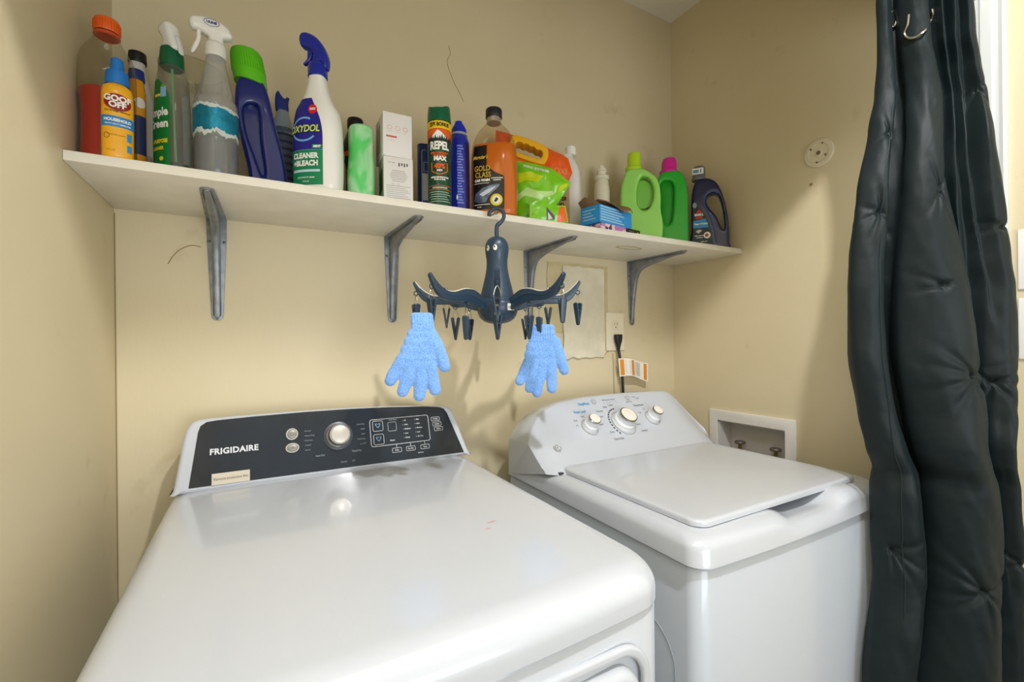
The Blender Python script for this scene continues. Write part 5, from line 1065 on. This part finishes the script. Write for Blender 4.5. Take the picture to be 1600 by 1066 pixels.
# tucks sewn into the cloth: (u, z, reach, angles of the creases)
PIN = [(.155, .43, .035, (20, 120, 200, 300)), (.15, .262, .050, (160, 200, 250, 100, 320)), (.53, .292, .055, (60, 110, 230, 255, 290)), (.625, -.078, .085, (12, 140, 165, 200, 235, 285, 325)),
       (.84, -.092, .070, (20, 150, 190, 260, 310, 350)), (.60, -.512, .090, (15, 130, 155, 195, 215, 275, 318)), (.075, -.452, .060, (270, 300, 330, 20)), (.965, .215, .060, (165, 185, 20)), (.97, -.47, .060, (150, 200, 330)), (.90, .50, .045, (200, 240, 300, 20)), (.47, .10, .045, (150, 190, 20))]
def relief(u, z):
    h = 0; x_ = u*.34
    for pu, pz, s_, angs in PIN:
        dx, dz = (u-pu)*.34, z-pz; rho = math.hypot(dx, dz)
        if rho < s_*2.2:
            th = math.atan2(dz, dx); h -= .006*math.exp(-(rho/.010)**2) + .003*math.exp(-(rho/.03)**2)
            for a in angs:
                d = (th - math.radians(a) + PI) % (2*PI) - PI
                if abs(d) < 1.3: across = abs(math.sin(d))*rho; h -= .0062*math.exp(-(across/(.0022+.10*rho))**2)*math.exp(-(rho/s_)**1.6)*min(1, rho/.004)
    h += .0030*noise.noise(Vector((x_*12, z*5, 3.1))) + .0016*noise.noise(Vector((x_*30, z*18 + x_*26, 8))) + .0018*noise.noise(Vector((x_*10 + z*7, z*15, 1))) + .0005*noise.noise(Vector((x_*80 - z*30, z*60, 2)))
    return h
def crow(z, n):
    L0, R0 = interp(LT, z), interp(RT, z); Lp, Rp = Vector((L0[0], L0[1], z)), Vector((R0[0], R0[1], z)); d = Rp-Lp; nrm = Vector((-d.y, d.x, 0)).normalized()
    if nrm.y > 0: nrm = -nrm
    return [Lp + d*q.x + nrm*(q.y + relief(q.x, z)) for q in crv([Vector(p) for p in plan(z)], n)]
NV_ = 400; V, F = [], []; rows = []
for j in range(NV_+1): rows.append(crow(.80 - (.80+1.17)*j/NV_, 22))
NU = len(rows[0])-1
for r_ in rows: V += r_
for j in range(NV_):
    for i in range(NU): F.append((j*(NU+1)+i, j*(NU+1)+i+1, (j+1)*(NU+1)+i+1, (j+1)*(NU+1)+i))
CM = bpy.data.materials.new('dark_satin'); CM.use_nodes = True; nt = CM.node_tree; b = nt.nodes['Principled BSDF']; b.inputs['Base Color'].default_value = lin('101c1f'); b.inputs['Roughness'].default_value = .55; b.inputs['Specular IOR Level'].default_value = .3
b.inputs['Sheen Weight'].default_value = .06; b.inputs['Sheen Roughness'].default_value = .4; b.inputs['Sheen Tint'].default_value = lin('5c7a80'); b.inputs['Anisotropic'].default_value = .4
tc = nt.nodes.new('ShaderNodeTexCoord'); mp = nt.nodes.new('ShaderNodeMapping'); mp.inputs['Scale'].default_value = (160, 160, 900); nz = nt.nodes.new('ShaderNodeTexNoise'); nz.inputs['Scale'].default_value = 1; bp = nt.nodes.new('ShaderNodeBump'); bp.inputs['Strength'].default_value = .25; bp.inputs['Distance'].default_value = .0006
nt.links.new(tc.outputs['Object'], mp.inputs[0]); nt.links.new(mp.outputs[0], nz.inputs['Vector']); nt.links.new(nz.outputs['Fac'], bp.inputs['Height']); nt.links.new(bp.outputs['Normal'], b.inputs['Normal'])
cu_ = absthing('curtain', 'dark teal satin curtain with pinched tucks, gathered at the right', 'curtain', (1.25, .39, H+.8))
cl = obj('curtain_fabric', (V, F), CM, cu_, angle=180)
md = cl.modifiers.new('thickness', 'SOLIDIFY'); md.thickness = .0012
# stitched hem line beside the free edge of the left panel
hp_ = []
for k in range(90):
    z = .52 - .0125*k; r_ = crow(z, 22); q = r_[56]; e = r_[57]-q; n_ = Vector((0, 0, 1)).cross(e).normalized()
    if n_.dot(Vector((-1, -1, 0))) < 0: n_ = -n_
    hp_.append(q + n_*.0006)
obj('hem_seam', tube(hp_, .0011, 6, 0), M('1a2529', .55), cu_)
STL = M('c9c4ba', .2, metal=.95)
from mathutils.bvhtree import BVHTree
bv = BVHTree.FromPolygons([tuple(v) for v in V], F)
def on_cloth(p, off=.004):                       # a point lying on the cloth, seen from the room
    d = Vector(p).normalized(); hit = bv.ray_cast(Vector((0, 0, 0)), d); return (hit[0] - d*off) if hit[0] else Vector(p)
dz = Vector((0, 0, 1)); a = Vector((1.190, .404, .640)); uv = Vector((.36, -.93, 0))
ring_c = on_cloth(a, .006); k_ = ring_c.length/a.length
P = [ring_c + (uv*x + dz*z)*k_ for x, z in ((-.011, .030), (-.013, .010), (-.018, -.006), (-.012, -.018), (.0, -.021), (.014, -.014), (.022, .000), (.026, .014), (.0245, .024))]
P = [on_cloth(p, .005) if on_cloth(p, .005).length > ring_c.length - .02 else p for p in P]; P[1:-1] = [ring_c*0 + p for p in P[1:-1]]
obj('curtain_ring', tube(P, .0021, 10, 5), STL, cu_, label='silver U shaped ring')
c2 = on_cloth((1.163, .432, .664), .002); s2 = c2.length/1.407
obj('curtain_ring', tube([c2 + Vector((.25, -.30, 0)).normalized()*(.006*math.cos(q)) + dz*(.017*math.sin(q)) for q in [i*PI/8 for i in range(16)]], .0026, 8, 0, closed=True), STL, cu_, label='silver ring seen edge on')
rod = obj('curtain_rod', xf(lathe([(.011, 0), (.011, XR-XL-.003)], 24), T(XL+.0015, .40, H+.800) @ R(90, 'Y')), M('b9b6ae', .25, metal=.9), None); tag(rod, 'steel tension rod above the view carrying the dark curtain', 'curtain rod')
